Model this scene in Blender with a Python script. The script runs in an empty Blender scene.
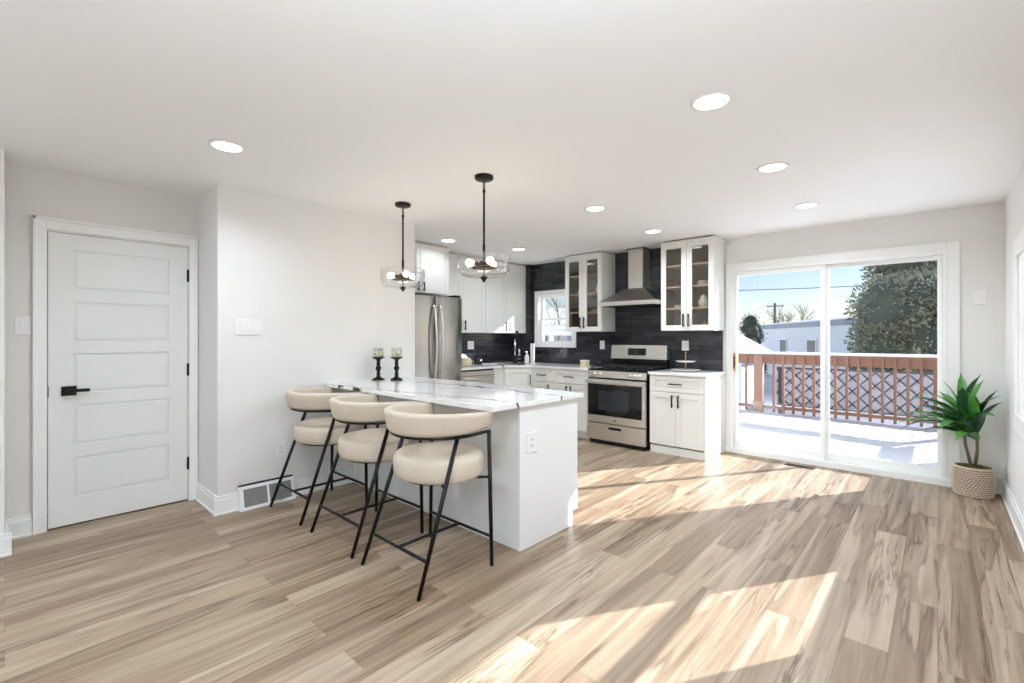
import bpy, math, random
from mathutils import Vector, Matrix, noise
sin, cos, pi = math.sin, math.cos, math.pi
random.seed(7)
SC = bpy.context.scene
COL = SC.collection

# ------------------------------------------------------------------ camera, sky, sun, exposure
YAW = math.atan((938 - 512) / 465.0)
cam = bpy.data.cameras.new('camera'); cam_o = bpy.data.objects.new('camera', cam); COL.objects.link(cam_o)
cam.sensor_width = 36; cam.lens = 36 * 465 / 1024.0; cam.shift_y = -4.5 / 1024; cam.clip_start = 0.02; cam.clip_end = 500
cam_o.location = (0, 0, 1.31); cam_o.rotation_euler = (pi / 2, 0, YAW)
SC.camera = cam_o

SUN_AZ, SUN_EL = math.radians(31.5), math.radians(27)
w = bpy.data.worlds.new('sky'); SC.world = w; w.use_nodes = True
nt = w.node_tree; nt.nodes.clear()
sky = nt.nodes.new('ShaderNodeTexSky'); sky.sky_type = 'NISHITA'; sky.sun_disc = False
sky.sun_elevation = SUN_EL; sky.sun_rotation = SUN_AZ; sky.air_density = 1.0; sky.dust_density = 0.3; sky.ozone_density = 1.0
hs = nt.nodes.new('ShaderNodeHueSaturation'); hs.inputs['Saturation'].default_value = 0.8
tn = nt.nodes.new('ShaderNodeMixRGB'); tn.blend_type = 'MULTIPLY'; tn.inputs[0].default_value = 1; tn.inputs[2].default_value = (.88, .96, 1.1, 1)
bg = nt.nodes.new('ShaderNodeBackground'); bg.inputs[1].default_value = 0.135
wo = nt.nodes.new('ShaderNodeOutputWorld')
nt.links.new(sky.outputs[0], hs.inputs['Color']); nt.links.new(hs.outputs[0], tn.inputs[1]); nt.links.new(tn.outputs[0], bg.inputs[0]); nt.links.new(bg.outputs[0], wo.inputs[0])

sun = bpy.data.lights.new('sun', 'SUN'); sun.energy = 19.0; sun.angle = math.radians(0.4); sun.color = (.92, 0.96, 1)
sun_o = bpy.data.objects.new('sun', sun); COL.objects.link(sun_o)
sv = Vector((sin(SUN_AZ) * cos(SUN_EL), cos(SUN_AZ) * cos(SUN_EL), sin(SUN_EL)))
sun_o.rotation_euler = sv.to_track_quat('Z', 'Y').to_euler(); sun_o.location = (6, 12, 8)

SC.view_settings.view_transform = 'Standard'; SC.view_settings.look = 'None'
SC.view_settings.exposure = -0.06; SC.view_settings.gamma = 1.0; SC.view_settings.use_curve_mapping = False
SC.cycles.max_bounces = 10; SC.cycles.diffuse_bounces = 6; SC.cycles.transparent_max_bounces = 16
SC.cycles.use_denoising = True
SC.cycles.sample_clamp_indirect = 6.0
LAMP_W = 14.0       # each recessed ceiling lamp
LAMP_DIM = {7: .22, 6: .6, 4: .85}     # dimmed cans close to the cabinets
LAMP_SPOTS = [(-3.10, .89), (-.80, 2.285), (-.81, 3.45), (-.83, 4.64), (-2.24, 4.67), (-2.215, 3.50), (-3.97, 4.46), (-4.22, 3.50),
              (-.8, .75), (-.8, -.8), (-3.1, -2.4), (-.8, -2.4)]  # this row: unseen ceiling lamps added to light the room

# ------------------------------------------------------------------ materials
def lin(c):
    return tuple(((v / 255.0) / 12.92 if v / 255.0 <= .04045 else ((v / 255.0 + .055) / 1.055) ** 2.4) for v in c) + (1,)

def new_mat(name):
    m = bpy.data.materials.new(name); m.use_nodes = True
    return m, m.node_tree, m.node_tree.nodes['Principled BSDF']

def mat(name, rgb, rough=.5, metal=0, spec=.5, var=0.0, vscale=6, bump=0, bscale=60, coat=0, emit=None, es=0, stretch=None):
    m, t, b = new_mat(name)
    b.inputs['Roughness'].default_value = rough; b.inputs['Metallic'].default_value = metal
    b.inputs['Specular IOR Level'].default_value = spec; b.inputs['Coat Weight'].default_value = coat
    col = lin(rgb)
    geo = t.nodes.new('ShaderNodeTexCoord')
    src = geo.outputs['Object']
    if stretch:
        mp = t.nodes.new('ShaderNodeMapping'); mp.inputs['Scale'].default_value = stretch
        t.links.new(src, mp.inputs[0]); src = mp.outputs[0]
    n = t.nodes.new('ShaderNodeTexNoise'); n.inputs['Scale'].default_value = vscale; n.inputs['Detail'].default_value = 4
    t.links.new(src, n.inputs['Vector'])
    r = t.nodes.new('ShaderNodeMixRGB'); v = max(var, .01)
    r.inputs[1].default_value = tuple(c * (1 - v) for c in col[:3]) + (1,)
    r.inputs[2].default_value = tuple(min(1, c * (1 + v)) for c in col[:3]) + (1,)
    t.links.new(n.outputs['Fac'], r.inputs[0]); t.links.new(r.outputs[0], b.inputs['Base Color'])
    if bump:
        n2 = t.nodes.new('ShaderNodeTexNoise'); n2.inputs['Scale'].default_value = bscale; n2.inputs['Detail'].default_value = 3
        t.links.new(src, n2.inputs['Vector'])
        bp = t.nodes.new('ShaderNodeBump'); bp.inputs['Strength'].default_value = bump; bp.inputs['Distance'].default_value = .01
        t.links.new(n2.outputs['Fac'], bp.inputs['Height']); t.links.new(bp.outputs[0], b.inputs['Normal'])
    if emit:
        b.inputs['Emission Color'].default_value = lin(emit); b.inputs['Emission Strength'].default_value = es
    return m

def thin_glass(name, tint=(1, 1, 1), lo=.04, hi=.6, blend=.35):
    m = bpy.data.materials.new(name); m.use_nodes = True; t = m.node_tree; t.nodes.clear()
    o = t.nodes.new('ShaderNodeOutputMaterial'); mx = t.nodes.new('ShaderNodeMixShader')
    tr = t.nodes.new('ShaderNodeBsdfTransparent'); gl = t.nodes.new('ShaderNodeBsdfGlossy'); gl.inputs['Roughness'].default_value = .02
    tr.inputs[0].default_value = tuple(tint) + (1,)
    lw = t.nodes.new('ShaderNodeLayerWeight'); lw.inputs[0].default_value = blend
    mr = t.nodes.new('ShaderNodeMapRange'); mr.inputs[3].default_value = lo; mr.inputs[4].default_value = hi
    t.links.new(lw.outputs['Facing'], mr.inputs[0]); t.links.new(mr.outputs[0], mx.inputs[0])
    t.links.new(tr.outputs[0], mx.inputs[1]); t.links.new(gl.outputs[0], mx.inputs[2]); t.links.new(mx.outputs[0], o.inputs[0])
    return m

def swz(t, order):
    """world position reordered, e.g. 'yx' -> (y, x, 0)"""
    g = t.nodes.new('ShaderNodeNewGeometry'); s = t.nodes.new('ShaderNodeSeparateXYZ'); c = t.nodes.new('ShaderNodeCombineXYZ')
    t.links.new(g.outputs['Position'], s.inputs[0])
    for i, ch in enumerate(order): t.links.new(s.outputs['xyz'.index(ch)], c.inputs[i])
    return c.outputs[0]

def floor_material():
    m, t, b = new_mat('oak vinyl plank'); L = t.links.new
    v = swz(t, 'yx')
    def brick(mortar, c1=(0, 0, 0, 1), c2=(1, 1, 1, 1), mc=(.5, .5, .5, 1)):
        k = t.nodes.new('ShaderNodeTexBrick'); k.offset = .37; k.offset_frequency = 2; k.squash = 1
        k.inputs['Color1'].default_value = c1; k.inputs['Color2'].default_value = c2; k.inputs['Mortar'].default_value = mc
        k.inputs['Scale'].default_value = 1; k.inputs['Mortar Size'].default_value = mortar; k.inputs['Mortar Smooth'].default_value = .3
        k.inputs['Brick Width'].default_value = 1.52; k.inputs['Row Height'].default_value = .152
        L(v, k.inputs['Vector']); return k
    k = brick(0.0)
    rnd = t.nodes.new('ShaderNodeSeparateColor'); L(k.outputs['Color'], rnd.inputs[0])
    # per plank shifted coordinates
    sc = t.nodes.new('ShaderNodeMath'); sc.operation = 'MULTIPLY'; sc.inputs[1].default_value = 37.0; L(rnd.outputs[0], sc.inputs[0])
    off = t.nodes.new('ShaderNodeCombineXYZ'); L(sc.outputs[0], off.inputs[0]); L(sc.outputs[0], off.inputs[2])
    ad = t.nodes.new('ShaderNodeVectorMath'); ad.operation = 'ADD'; L(v, ad.inputs[0]); L(off.outputs[0], ad.inputs[1])
    def nz(scale, sx, sy, detail=4, dist=0, rough=.55):
        mp = t.nodes.new('ShaderNodeMapping'); mp.inputs['Scale'].default_value = (sx, sy, 1); L(ad.outputs[0], mp.inputs[0])
        n = t.nodes.new('ShaderNodeTexNoise'); n.inputs['Scale'].default_value = scale; n.inputs['Detail'].default_value = detail
        n.inputs['Distortion'].default_value = dist; n.inputs['Roughness'].default_value = rough
        L(mp.outputs[0], n.inputs['Vector']); return n.outputs['Fac']
    def ramp(src, stops):
        r = t.nodes.new('ShaderNodeValToRGB'); e = r.color_ramp.elements
        while len(e) < len(stops): e.new(.5)
        for i, (p, c) in enumerate(stops): e[i].position = p; e[i].color = c if len(c) == 4 else lin(c)
        L(src, r.inputs[0]); return r.outputs[0]
    def mix(kind, a, bb, f):
        x = t.nodes.new('ShaderNodeMixRGB'); x.blend_type = kind
        if isinstance(f, float): x.inputs[0].default_value = f
        else: L(f, x.inputs[0])
        L(a, x.inputs[1]); L(bb, x.inputs[2]); return x.outputs[0]
    broad = nz(1.0, .8, 13, 4, .9)
    base = ramp(broad, [(.28, (104, 83, 64)), (.40, (136, 115, 93)), (.50, (165, 145, 122)), (.68, (192, 175, 154))])
    plank = ramp(rnd.outputs[0], [(0, (138, 117, 95)), (.5, (160, 140, 118)), (1, (180, 163, 142))])
    c = mix('MIX', base, plank, .5)
    # heartwood bands with a wandering live edge
    band = nz(1.0, .34, 4.6, 3, .22, .5)
    heart = ramp(band, [(.50, (1, 1, 1, 1)), (.515, (.70, .65, .60, 1))])
    c = mix('MULTIPLY', c, heart, .8)
    edge = ramp(band, [(.490, (1, 1, 1, 1)), (.508, (.42, .36, .30, 1)), (.522, (1, 1, 1, 1))])
    em = ramp(nz(1.0, 1.3, 3.0, 2), [(.44, (0, 0, 0, 1)), (.56, (1, 1, 1, 1))])
    wh = t.nodes.new('ShaderNodeRGB'); wh.outputs[0].default_value = (1, 1, 1, 1)
    c = mix('MULTIPLY', c, mix('MIX', wh.outputs[0], edge, em), .8)
    grain = ramp(nz(1.0, 3.0, 60, 5, .3), [(.3, (.80, .78, .76, 1)), (.62, (1, 1, 1, 1))])
    c = mix('MULTIPLY', c, grain, .75)
    # dark streaks and knots running along the planks
    st = ramp(nz(1.0, .8, 15, 4, .5, .6), [(.46, (1, 1, 1, 1)), (.5, (.34, .28, .23, 1)), (.53, (1, 1, 1, 1))])
    msk = ramp(nz(1.0, .9, 2.2, 2), [(.48, (0, 0, 0, 1)), (.60, (1, 1, 1, 1))])
    white = t.nodes.new('ShaderNodeRGB'); white.outputs[0].default_value = (1, 1, 1, 1)
    st2 = mix('MIX', white.outputs[0], st, msk)
    c = mix('MULTIPLY', c, st2, .85)
    seam = brick(.0022, (1, 1, 1, 1), (1, 1, 1, 1), (.72, .68, .64, 1))
    c = mix('MULTIPLY', c, seam.outputs['Color'], .8)
    L(c, b.inputs['Base Color'])
    b.inputs['Roughness'].default_value = .42; b.inputs['Specular IOR Level'].default_value = .45
    bp = t.nodes.new('ShaderNodeBump'); bp.inputs['Strength'].default_value = .15; bp.inputs['Distance'].default_value = .003
    L(nz(1.0, 3.0, 60, 4), bp.inputs['Height']); L(bp.outputs[0], b.inputs['Normal'])
    return m

def tile_material(name, order):
    m, t, b = new_mat(name); L = t.links.new
    v = swz(t, order)
    k = t.nodes.new('ShaderNodeTexBrick'); k.offset = .37
    k.inputs['Color1'].default_value = lin((34, 36, 40)); k.inputs['Color2'].default_value = lin((60, 62, 67)); k.inputs['Mortar'].default_value = lin((36, 37, 40))
    k.inputs['Scale'].default_value = 1; k.inputs['Mortar Size'].default_value = .0022; k.inputs['Brick Width'].default_value = .30; k.inputs['Row Height'].default_value = .055
    L(v, k.inputs['Vector'])
    n = t.nodes.new('ShaderNodeTexNoise'); n.inputs['Scale'].default_value = 9; n.inputs['Detail'].default_value = 5; L(v, n.inputs['Vector'])
    x = t.nodes.new('ShaderNodeMixRGB'); x.blend_type = 'OVERLAY'; x.inputs[0].default_value = .5
    L(k.outputs['Color'], x.inputs[1]); L(n.outputs['Fac'], x.inputs[2]); L(x.outputs[0], b.inputs['Base Color'])
    b.inputs['Roughness'].default_value = .15
    bp = t.nodes.new('ShaderNodeBump'); bp.inputs['Strength'].default_value = .5; bp.inputs['Distance'].default_value = .004
    inv = t.nodes.new('ShaderNodeMath'); inv.operation = 'SUBTRACT'; inv.inputs[0].default_value = 1; L(k.outputs['Fac'], inv.inputs[1])
    n2 = t.nodes.new('ShaderNodeTexNoise'); n2.inputs['Scale'].default_value = 14; L(v, n2.inputs['Vector'])
    sm = t.nodes.new('ShaderNodeMath'); sm.operation = 'MULTIPLY_ADD'; sm.inputs[1].default_value = .6; L(n2.outputs['Fac'], sm.inputs[0]); L(inv.outputs[0], sm.inputs[2])
    L(sm.outputs[0], bp.inputs['Height']); L(bp.outputs[0], b.inputs['Normal'])
    return m

def quartz_material(name='veined quartz', veins=((2.02, .13, 3.8), (2.52, .05, 1.7), (1.62, .2, 5.1), (4.35, -.2, 2.2), (5.15, .9, 7.1), (9.5, 1.9, 4.4))):
    """veins: y = a + b*(x+2.5), wandering, as dark lines through the slab"""
    m, t, b = new_mat(name); L = t.links.new
    g = t.nodes.new('ShaderNodeNewGeometry'); s = t.nodes.new('ShaderNodeSeparateXYZ'); L(g.outputs['Position'], s.inputs[0])
    def mth(op, a, bb, c=None):
        n = t.nodes.new('ShaderNodeMath'); n.operation = op
        for i, q in enumerate((a, bb, c)):
            if q is None: continue
            if isinstance(q, (int, float)): n.inputs[i].default_value = q
            else: L(q, n.inputs[i])
        return n.outputs[0]
    n = t.nodes.new('ShaderNodeTexNoise'); n.inputs['Scale'].default_value = 1.6; n.inputs['Detail'].default_value = 4
    L(g.outputs['Position'], n.inputs['Vector'])
    wn = t.nodes.new('ShaderNodeTexNoise'); wn.inputs['Scale'].default_value = 4; L(g.outputs['Position'], wn.inputs['Vector'])
    total = None
    for a, bb, k in veins:
        line = mth('MULTIPLY_ADD', s.outputs[0], bb, a + 2.5 * bb)
        wob = mth('MULTIPLY', mth('SUBTRACT', n.outputs['Fac'], .5), .42 + .05 * (k % 2))
        d = mth('ABSOLUTE', mth('SUBTRACT', mth('ADD', s.outputs[1], wob), line), 0)
        width = mth('MULTIPLY', mth('POWER', wn.outputs['Fac'], 3.0), .11)
        v = mth('SUBTRACT', 1.0, mth('DIVIDE', d, width))
        v = mth('MAXIMUM', v, 0.0)
        total = v if total is None else mth('MAXIMUM', total, v)
    tot = mth('MINIMUM', mth('MULTIPLY', total, 1.3), 1.0)
    soft = t.nodes.new('ShaderNodeTexNoise'); soft.inputs['Scale'].default_value = 2.2; soft.inputs['Detail'].default_value = 5; soft.inputs['Distortion'].default_value = 1.0
    L(g.outputs['Position'], soft.inputs['Vector'])
    c0 = t.nodes.new('ShaderNodeValToRGB'); c0.color_ramp.elements[0].position = .35; c0.color_ramp.elements[0].color = lin((226, 225, 222))
    c0.color_ramp.elements[1].position = .6; c0.color_ramp.elements[1].color = lin((241, 240, 238)); L(soft.outputs['Fac'], c0.inputs[0])
    x = t.nodes.new('ShaderNodeMixRGB'); L(tot, x.inputs[0]); L(c0.outputs[0], x.inputs[1]); x.inputs[2].default_value = lin((62, 58, 55))
    L(x.outputs[0], b.inputs['Base Color']); b.inputs['Roughness'].default_value = .09; b.inputs['Specular IOR Level'].default_value = .6
    return m

def steel_material(name, rgb, rough=.26, axis=(1, 1, 60)):
    return mat(name, rgb, rough, 1, var=.07, vscale=2, bump=.05, bscale=3, stretch=axis)

M = dict(
    wall=mat('warm white wall paint', (228, 226, 223), .75, var=.01, bump=.03, bscale=220),
    wall_in=mat('greige wall paint', (224, 220, 216), .75, var=.01, bump=.03, bscale=220),
    ceil=mat('white ceiling paint', (243, 243, 243), .85, var=.01, bump=.02, bscale=180),
    trim=mat('white trim enamel', (236, 236, 233), .38, var=.01),
    door=mat('white door enamel', (226, 226, 223), .42, var=.01),
    vinyl=mat('white vinyl frame', (238, 238, 236), .33, var=.01),
    cab=mat('white cabinet lacquer', (229, 227, 221), .36, var=.01),
    panel=mat('peninsula panel paint', (232, 232, 231), .42, var=.01),
    cabin=mat('painted taupe reflection', (126, 112, 96), .55, var=.05),  # taupe reflection of the door glass painted as interior colour
    shelf=mat('maple shelf', (214, 200, 174), .5, var=.05, vscale=9),
    black=mat('matte black metal', (22, 21, 21), .38, .6, var=.08),
    blackp=mat('black enamel', (17, 17, 18), .18, var=.1),
    grate=mat('cast iron', (24, 24, 25), .6, var=.1, bump=.2),
    gap=mat('painted shadow gap', (25, 24, 23), .8),  # dark colour standing in for the shade in open gaps
    steel=steel_material('brushed stainless', (226, 221, 214), .36),
    steeld=mat('fridge stainless', (178, 175, 172), .2, 1, var=.22, vscale=1.2, stretch=(9, 9, .15)),  # vertical sheen streaks painted into the steel colour
    hoods=steel_material('hood stainless', (214, 209, 203), .5, (50, 50, 1)),
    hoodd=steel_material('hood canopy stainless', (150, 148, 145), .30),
    ovenglass=mat('oven glass', (14, 15, 18), .05, spec=.8, var=.2),
    quartz=quartz_material(),
    floor=floor_material(),
    tile_back=tile_material('slate brick tile on back wall', 'xz'),
    tile_left=tile_material('slate brick tile on left wall', 'yz'),
    glass=thin_glass('window pane', lo=.03, hi=.35, blend=.2),
    cabglass=thin_glass('cabinet pane', (.92, .9, .87), .05, .5),
    bowl=thin_glass('clear lamp glass', (1, 1, 1), .02, .5, .3),
    fabric=mat('cream boucle fabric', (206, 193, 176), .92, var=.09, vscale=45, bump=.5, bscale=320),
    white_pl=mat('white plastic', (234, 233, 231), .35, var=.01),
    grey_slot=mat('grey slot', (120, 120, 118), .6),
    filter=mat('grey vent filter', (122, 120, 118), .85, var=.15, vscale=60, bump=.3),
    ceramic=mat('white ceramic', (238, 235, 228), .22, var=.01),
    copper=mat('rose copper', (205, 138, 100), .28, 1, var=.04),
    bronze=mat('dark bronze', (58, 42, 32), .35, .9, var=.1),
    chrome=mat('chrome', (210, 210, 212), .12, 1, var=.02),
    oak=mat('light oak handle', (196, 148, 96), .45, var=.12, vscale=18),
    wax=mat('ivory wax', (232, 226, 196), .5, var=.04),
    moss=mat('preserved moss', (92, 92, 44), .95, var=.45, vscale=90, bump=1, bscale=120),
    bark=mat('plant cane', (120, 104, 78), .8, var=.25, vscale=30, bump=.4),
    leaf=mat('glossy green leaf', (78, 142, 58), .34, var=.38, vscale=7),
    leafd=mat('deep green leaf', (40, 84, 54), .3, var=.3, vscale=7),
    weave=mat('seagrass weave', (222, 200, 180), .8, var=.2, vscale=60, bump=.5, bscale=200),
    weave_dark=mat('basket inner wall', (96, 66, 44), .9, var=.2),
    cream=mat('woven cream', (222, 208, 168), .8, var=.12, vscale=50, bump=.6, bscale=120),
    snow=mat('snow', (246, 248, 252), .6, var=.015, vscale=3, bump=.5, bscale=6),
    cedar=mat('red cedar stain', (134, 92, 70), .7, var=.16, vscale=5, bump=.3, bscale=30, stretch=(1, 1, 4)),
    post=mat('tan cedar post', (150, 112, 92), .7, var=.14, vscale=6, stretch=(4, 4, 1)),
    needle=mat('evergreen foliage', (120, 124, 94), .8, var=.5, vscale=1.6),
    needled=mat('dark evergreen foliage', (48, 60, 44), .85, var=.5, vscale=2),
    twig=mat('bare branch bark', (112, 98, 88), .9, var=.2),
    siding=mat('white lap siding', (222, 226, 234), .6, var=.03, vscale=2),
    roofm=mat('grey roof edge', (150, 156, 168), .7, var=.06),
    pole=mat('weathered utility pole', (84, 76, 72), .9, var=.2),
    wire=mat('power cable', (90, 96, 106), .7),
    lattice=mat('black lattice', (70, 72, 80), .7, var=.1),
    lattpanel=mat('pale fence panel', (226, 236, 252), .8, var=.06, vscale=2),
    lampglow=mat('lit lamp diffuser', (255, 252, 246), .5, emit=(255, 250, 240), es=6),
    globe=mat('lit opal globe', (250, 250, 250), .4, emit=(244, 248, 255), es=50),
    bulb=mat('lit warm bulb', (255, 240, 215), .4, emit=(255, 226, 180), es=14),
)

# ------------------------------------------------------------------ mesh helpers
class MB:
    def __init__(s): s.v = []; s.f = []; s.sm = []
    def add(s, vs, fs, smooth=False):
        n = len(s.v); s.v += [Vector(p) for p in vs]; s.f += [tuple(i + n for i in f) for f in fs]; s.sm += [smooth] * len(fs); return s
    def box(s, x0, y0, z0, x1, y1, z1):
        x0, x1 = sorted((x0, x1)); y0, y1 = sorted((y0, y1)); z0, z1 = sorted((z0, z1))
        vs = [(x0, y0, z0), (x1, y0, z0), (x1, y1, z0), (x0, y1, z0), (x0, y0, z1), (x1, y0, z1), (x1, y1, z1), (x0, y1, z1)]
        return s.add(vs, [(0, 3, 2, 1), (4, 5, 6, 7), (0, 1, 5, 4), (1, 2, 6, 5), (2, 3, 7, 6), (3, 0, 4, 7)])
    def prism(s, poly, z0, z1):
        n = len(poly)
        a = sum(poly[i][0] * poly[(i + 1) % n][1] - poly[(i + 1) % n][0] * poly[i][1] for i in range(n))
        if a < 0: poly = poly[::-1]
        vs = [(x, y, z0) for x, y in poly] + [(x, y, z1) for x, y in poly]
        fs = [tuple(range(n))[::-1], tuple(range(n, 2 * n))] + [(i, (i + 1) % n, (i + 1) % n + n, i + n) for i in range(n)]
        return s.add(vs, fs)
    def loft(s, rings, closed=True, caps=True, smooth=True):
        n = len(rings[0]); vs = [p for r in rings for p in r]; fs = []
        for i in range(len(rings) - 1):
            for j in range(n if closed else n - 1):
                k = (j + 1) % n; fs.append((i * n + j, i * n + k, (i + 1) * n + k, (i + 1) * n + j))
        if caps and closed:
            fs.append(tuple(range(n))[::-1]); fs.append(tuple(range((len(rings) - 1) * n, len(rings) * n)))
        return s.add(vs, fs, smooth)
    def tube(s, pts, r, seg=8, smooth=True):
        pts = [Vector(p) for p in pts]; rs = r if isinstance(r, (list, tuple)) else [r] * len(pts)
        t0 = (pts[1] - pts[0]).normalized(); up = Vector((0, 0, 1)) if abs(t0.z) < .9 else Vector((1, 0, 0))
        a = t0.cross(up).normalized(); rings = []
        for i, p in enumerate(pts):
            t = (pts[min(i + 1, len(pts) - 1)] - pts[max(i - 1, 0)]).normalized()
            a = (a - t * a.dot(t)).normalized(); b = t.cross(a)
            rings.append([p + (a * cos(2 * pi * k / seg) + b * sin(2 * pi * k / seg)) * rs[i] for k in range(seg)])
        return s.loft(rings, smooth=smooth)
    def lathe(s, prof, c=(0, 0, 0), seg=24, smooth=True, sx=1, sy=1, caps=True):
        c = Vector(c)
        rings = [[c + Vector((r * cos(2 * pi * k / seg) * sx, r * sin(2 * pi * k / seg) * sy, z)) for k in range(seg)] for r, z in prof]
        return s.loft(rings, smooth=smooth, caps=caps)
    def ball(s, c, r, seg=12, n=8, sx=1, sy=1, sz=1):
        prof = [(max(r * sin(pi * i / n), 1e-4), -r * cos(pi * i / n) * sz) for i in range(n + 1)]
        return s.lathe(prof, c, seg, True, sx, sy)
    def obox(s, o, u, n, u0, u1, z0, z1, n0, n1):
        """box in a frame: u horizontal along a face, n its outward normal, z up"""
        o = Vector(o); u = Vector(u); n = Vector(n); z = Vector((0, 0, 1))
        c = [o + u * a + n * b + z * h for h in (z0, z1) for a, b in ((u0, n0), (u1, n0), (u1, n1), (u0, n1))]
        fs = [(0, 3, 2, 1), (4, 5, 6, 7), (0, 1, 5, 4), (1, 2, 6, 5), (2, 3, 7, 6), (3, 0, 4, 7)]
        if u.cross(n).z * (u1 - u0) * (n1 - n0) < 0: fs = [f[::-1] for f in fs]
        return s.add(c, fs)
    def build(s, name, m, parent=None, origin=None, bevel=0, seg=2, subsurf=0, weld=False):
        if parent is not None: origin = parent['_o']
        if origin is None:
            xs = [p.x for p in s.v]; ys = [p.y for p in s.v]; zs = [p.z for p in s.v]
            origin = ((min(xs) + max(xs)) / 2, (min(ys) + max(ys)) / 2, min(zs))
        o = Vector(origin); me = bpy.data.meshes.new(name)
        me.from_pydata([tuple(p - o) for p in s.v], [], s.f); me.validate()
        if len(me.polygons) == len(s.sm): me.polygons.foreach_set('use_smooth', s.sm)
        me.update()
        for mm in (m if isinstance(m, list) else [m]): me.materials.append(mm)
        ob = bpy.data.objects.new(name, me); COL.objects.link(ob)
        ob['_o'] = tuple(o)
        if parent is not None: ob.parent = parent
        else: ob.location = o
        if bevel:
            b = ob.modifiers.new('bevel', 'BEVEL'); b.width = bevel; b.segments = seg; b.limit_method = 'ANGLE'; b.angle_limit = math.radians(40)
        if subsurf:
            q = ob.modifiers.new('sub', 'SUBSURF'); q.levels = subsurf; q.render_levels = subsurf
        return ob

def tag(o, label=None, cat=None, group=None, kind=None):
    if label: o['label'] = label
    if cat: o['category'] = cat
    if group: o['group'] = group
    if kind: o['kind'] = kind
    return o
def thing(name, loc, label, cat, group=None, kind=None):
    o = bpy.data.objects.new(name, None); COL.objects.link(o); o.location = loc; o['_o'] = tuple(loc); o.empty_display_size = .1
    return tag(o, label, cat, group, kind)
def struct(name, mb, m, parent=None, **k):
    o = mb.build(name, m, parent, **k)
    if parent is None: o['kind'] = 'structure'
    return o
def copy_tree(o, parent=None):
    c = o.copy(); COL.objects.link(c)
    if parent is not None: c.parent = parent
    for ch in list(o.children): copy_tree(ch, c)
    return c
Z = Vector((0, 0, 1)); XP = Vector((1, 0, 0)); YP = Vector((0, 1, 0)); XM = -XP; YM = -YP

# ------------------------------------------------------------------ room constants
XR = .41; YB = 5.62; CE = 2.44; YR = -4.0
XD = -4.43; XS = -3.91; XK = -5.09; XN = -4.12
T = .14

struct('floor', MB().box(-5.3, YR - T, -.12, XR + T, YB + T, 0), M['floor'])
struct('ceiling', MB().box(-5.3, YR - T, CE, XR + T, YB + T, CE + .12), M['ceil'])

def wall_with_holes(name, axis, c0, c1, a0, a1, holes, m, z1=CE, parent=None, **k):
    """axis 'x': wall is a slab between x=c0..c1 spanning y a0..a1; holes (b0,b1,z0,z1)"""
    mb = MB()
    def bx(p0, p1, z0, zz1):
        if p1 - p0 < 1e-4 or zz1 - z0 < 1e-4: return
        if axis == 'x': mb.box(c0, p0, z0, c1, p1, zz1)
        else: mb.box(p0, c0, z0, p1, c1, zz1)
    cur = a0
    for b0, b1, z0, zt in sorted(holes):
        bx(cur, b0, 0, z1); bx(b0, b1, 0, z0); bx(b0, b1, zt, z1); cur = b1
    bx(cur, a1, 0, z1)
    return struct(name, mb, m, parent, **k)

# back wall: sliding door and kitchen window openings
SL = (-1.74, .06, 0.0, 2.08); KW = (-4.60, -3.93, 1.20, 1.965)
wall_with_holes('wall_back', 'y', YB, YB + T, -5.3, XR + T, [SL, KW], M['wall'])
RW = (3.55, 4.72, .78, 1.87)
wall_with_holes('wall_right', 'x', XR, XR + T, YR - T, YB, [RW], M['wall'])
DO = (.185, 1.0, 0.0, 2.035)
wall_with_holes('wall_left', 'x', XD - T, XD, .0, 1.06, [DO], M['wall_in'])
struct('wall_left_side', MB().box(-5.3, 1.06, 0, XS, 2.81, CE), M['wall'])
struct('wall_left_kitchen', MB().box(-5.3, 2.81, 0, XK, YB, CE), M['wall'])
struct('wall_left_near', MB().box(-5.3, YR - T, 0, XN, .0, CE), M['wall'])
struct('wall_left_closet', MB().box(-5.3, .0, 0, XD - T - .3, 1.06, CE), M['wall_in'])
wall_with_holes('wall_rear', 'y', YR - T, YR, XN, XR, [(-3.4, -2.2, .5, 2.1), (-1.4, -.2, .5, 2.1)], M['wall'])  # rear openings added to bring more daylight in behind the camera
# tiles on the kitchen walls
wall_with_holes('wall_tile_back', 'y', YB - .012, YB, -4.69, -1.835, [KW], M['tile_back']).location.z += 0
o = struct('wall_tile_left', MB().box(XK, 3.65, .915, XK + .012, 5.53, CE), M['tile_left'])
struct('wall_tile_corner', MB().box(XK, 5.53, 0, -4.69, YB, CE), M['tile_back'])

# baseboards
def baseboard(name, p0, p1, n, h=.135):
    p0 = Vector(p0 + (0,)); p1 = Vector(p1 + (0,)); u = (p1 - p0); l = u.length; u.normalize(); n = Vector(n)
    mb = MB().obox(p0, u, n, 0, l, 0, h - .025, 0, .016).obox(p0, u, n, 0, l, h - .025, h, 0, .010)
    mb.obox(p0, u, n, 0, l, 0, .016, .016, .026)
    return struct(name, mb, M['trim'], bevel=.003)
baseboard('baseboard_right', (XR, YR), (XR, YB), (-1, 0, 0))
baseboard('baseboard_back', (.145, YB), (XR, YB), (0, -1, 0))
baseboard('baseboard_left_side', (XS, 1.030), (XS, 2.13), (1, 0, 0))
baseboard('baseboard_left_return', (XD, 1.06), (XS, 1.06), (0, -1, 0))
baseboard('baseboard_left', (XD, .0), (XD, .124), (1, 0, 0))
baseboard('baseboard_left_near', (XN, YR), (XN, .030), (1, 0, 0))
baseboard('baseboard_left_corner', (XN, .0), (XD, .0), (0, 1, 0))
baseboard('baseboard_rear', (XN, YR), (XR, YR), (0, 1, 0))

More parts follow.
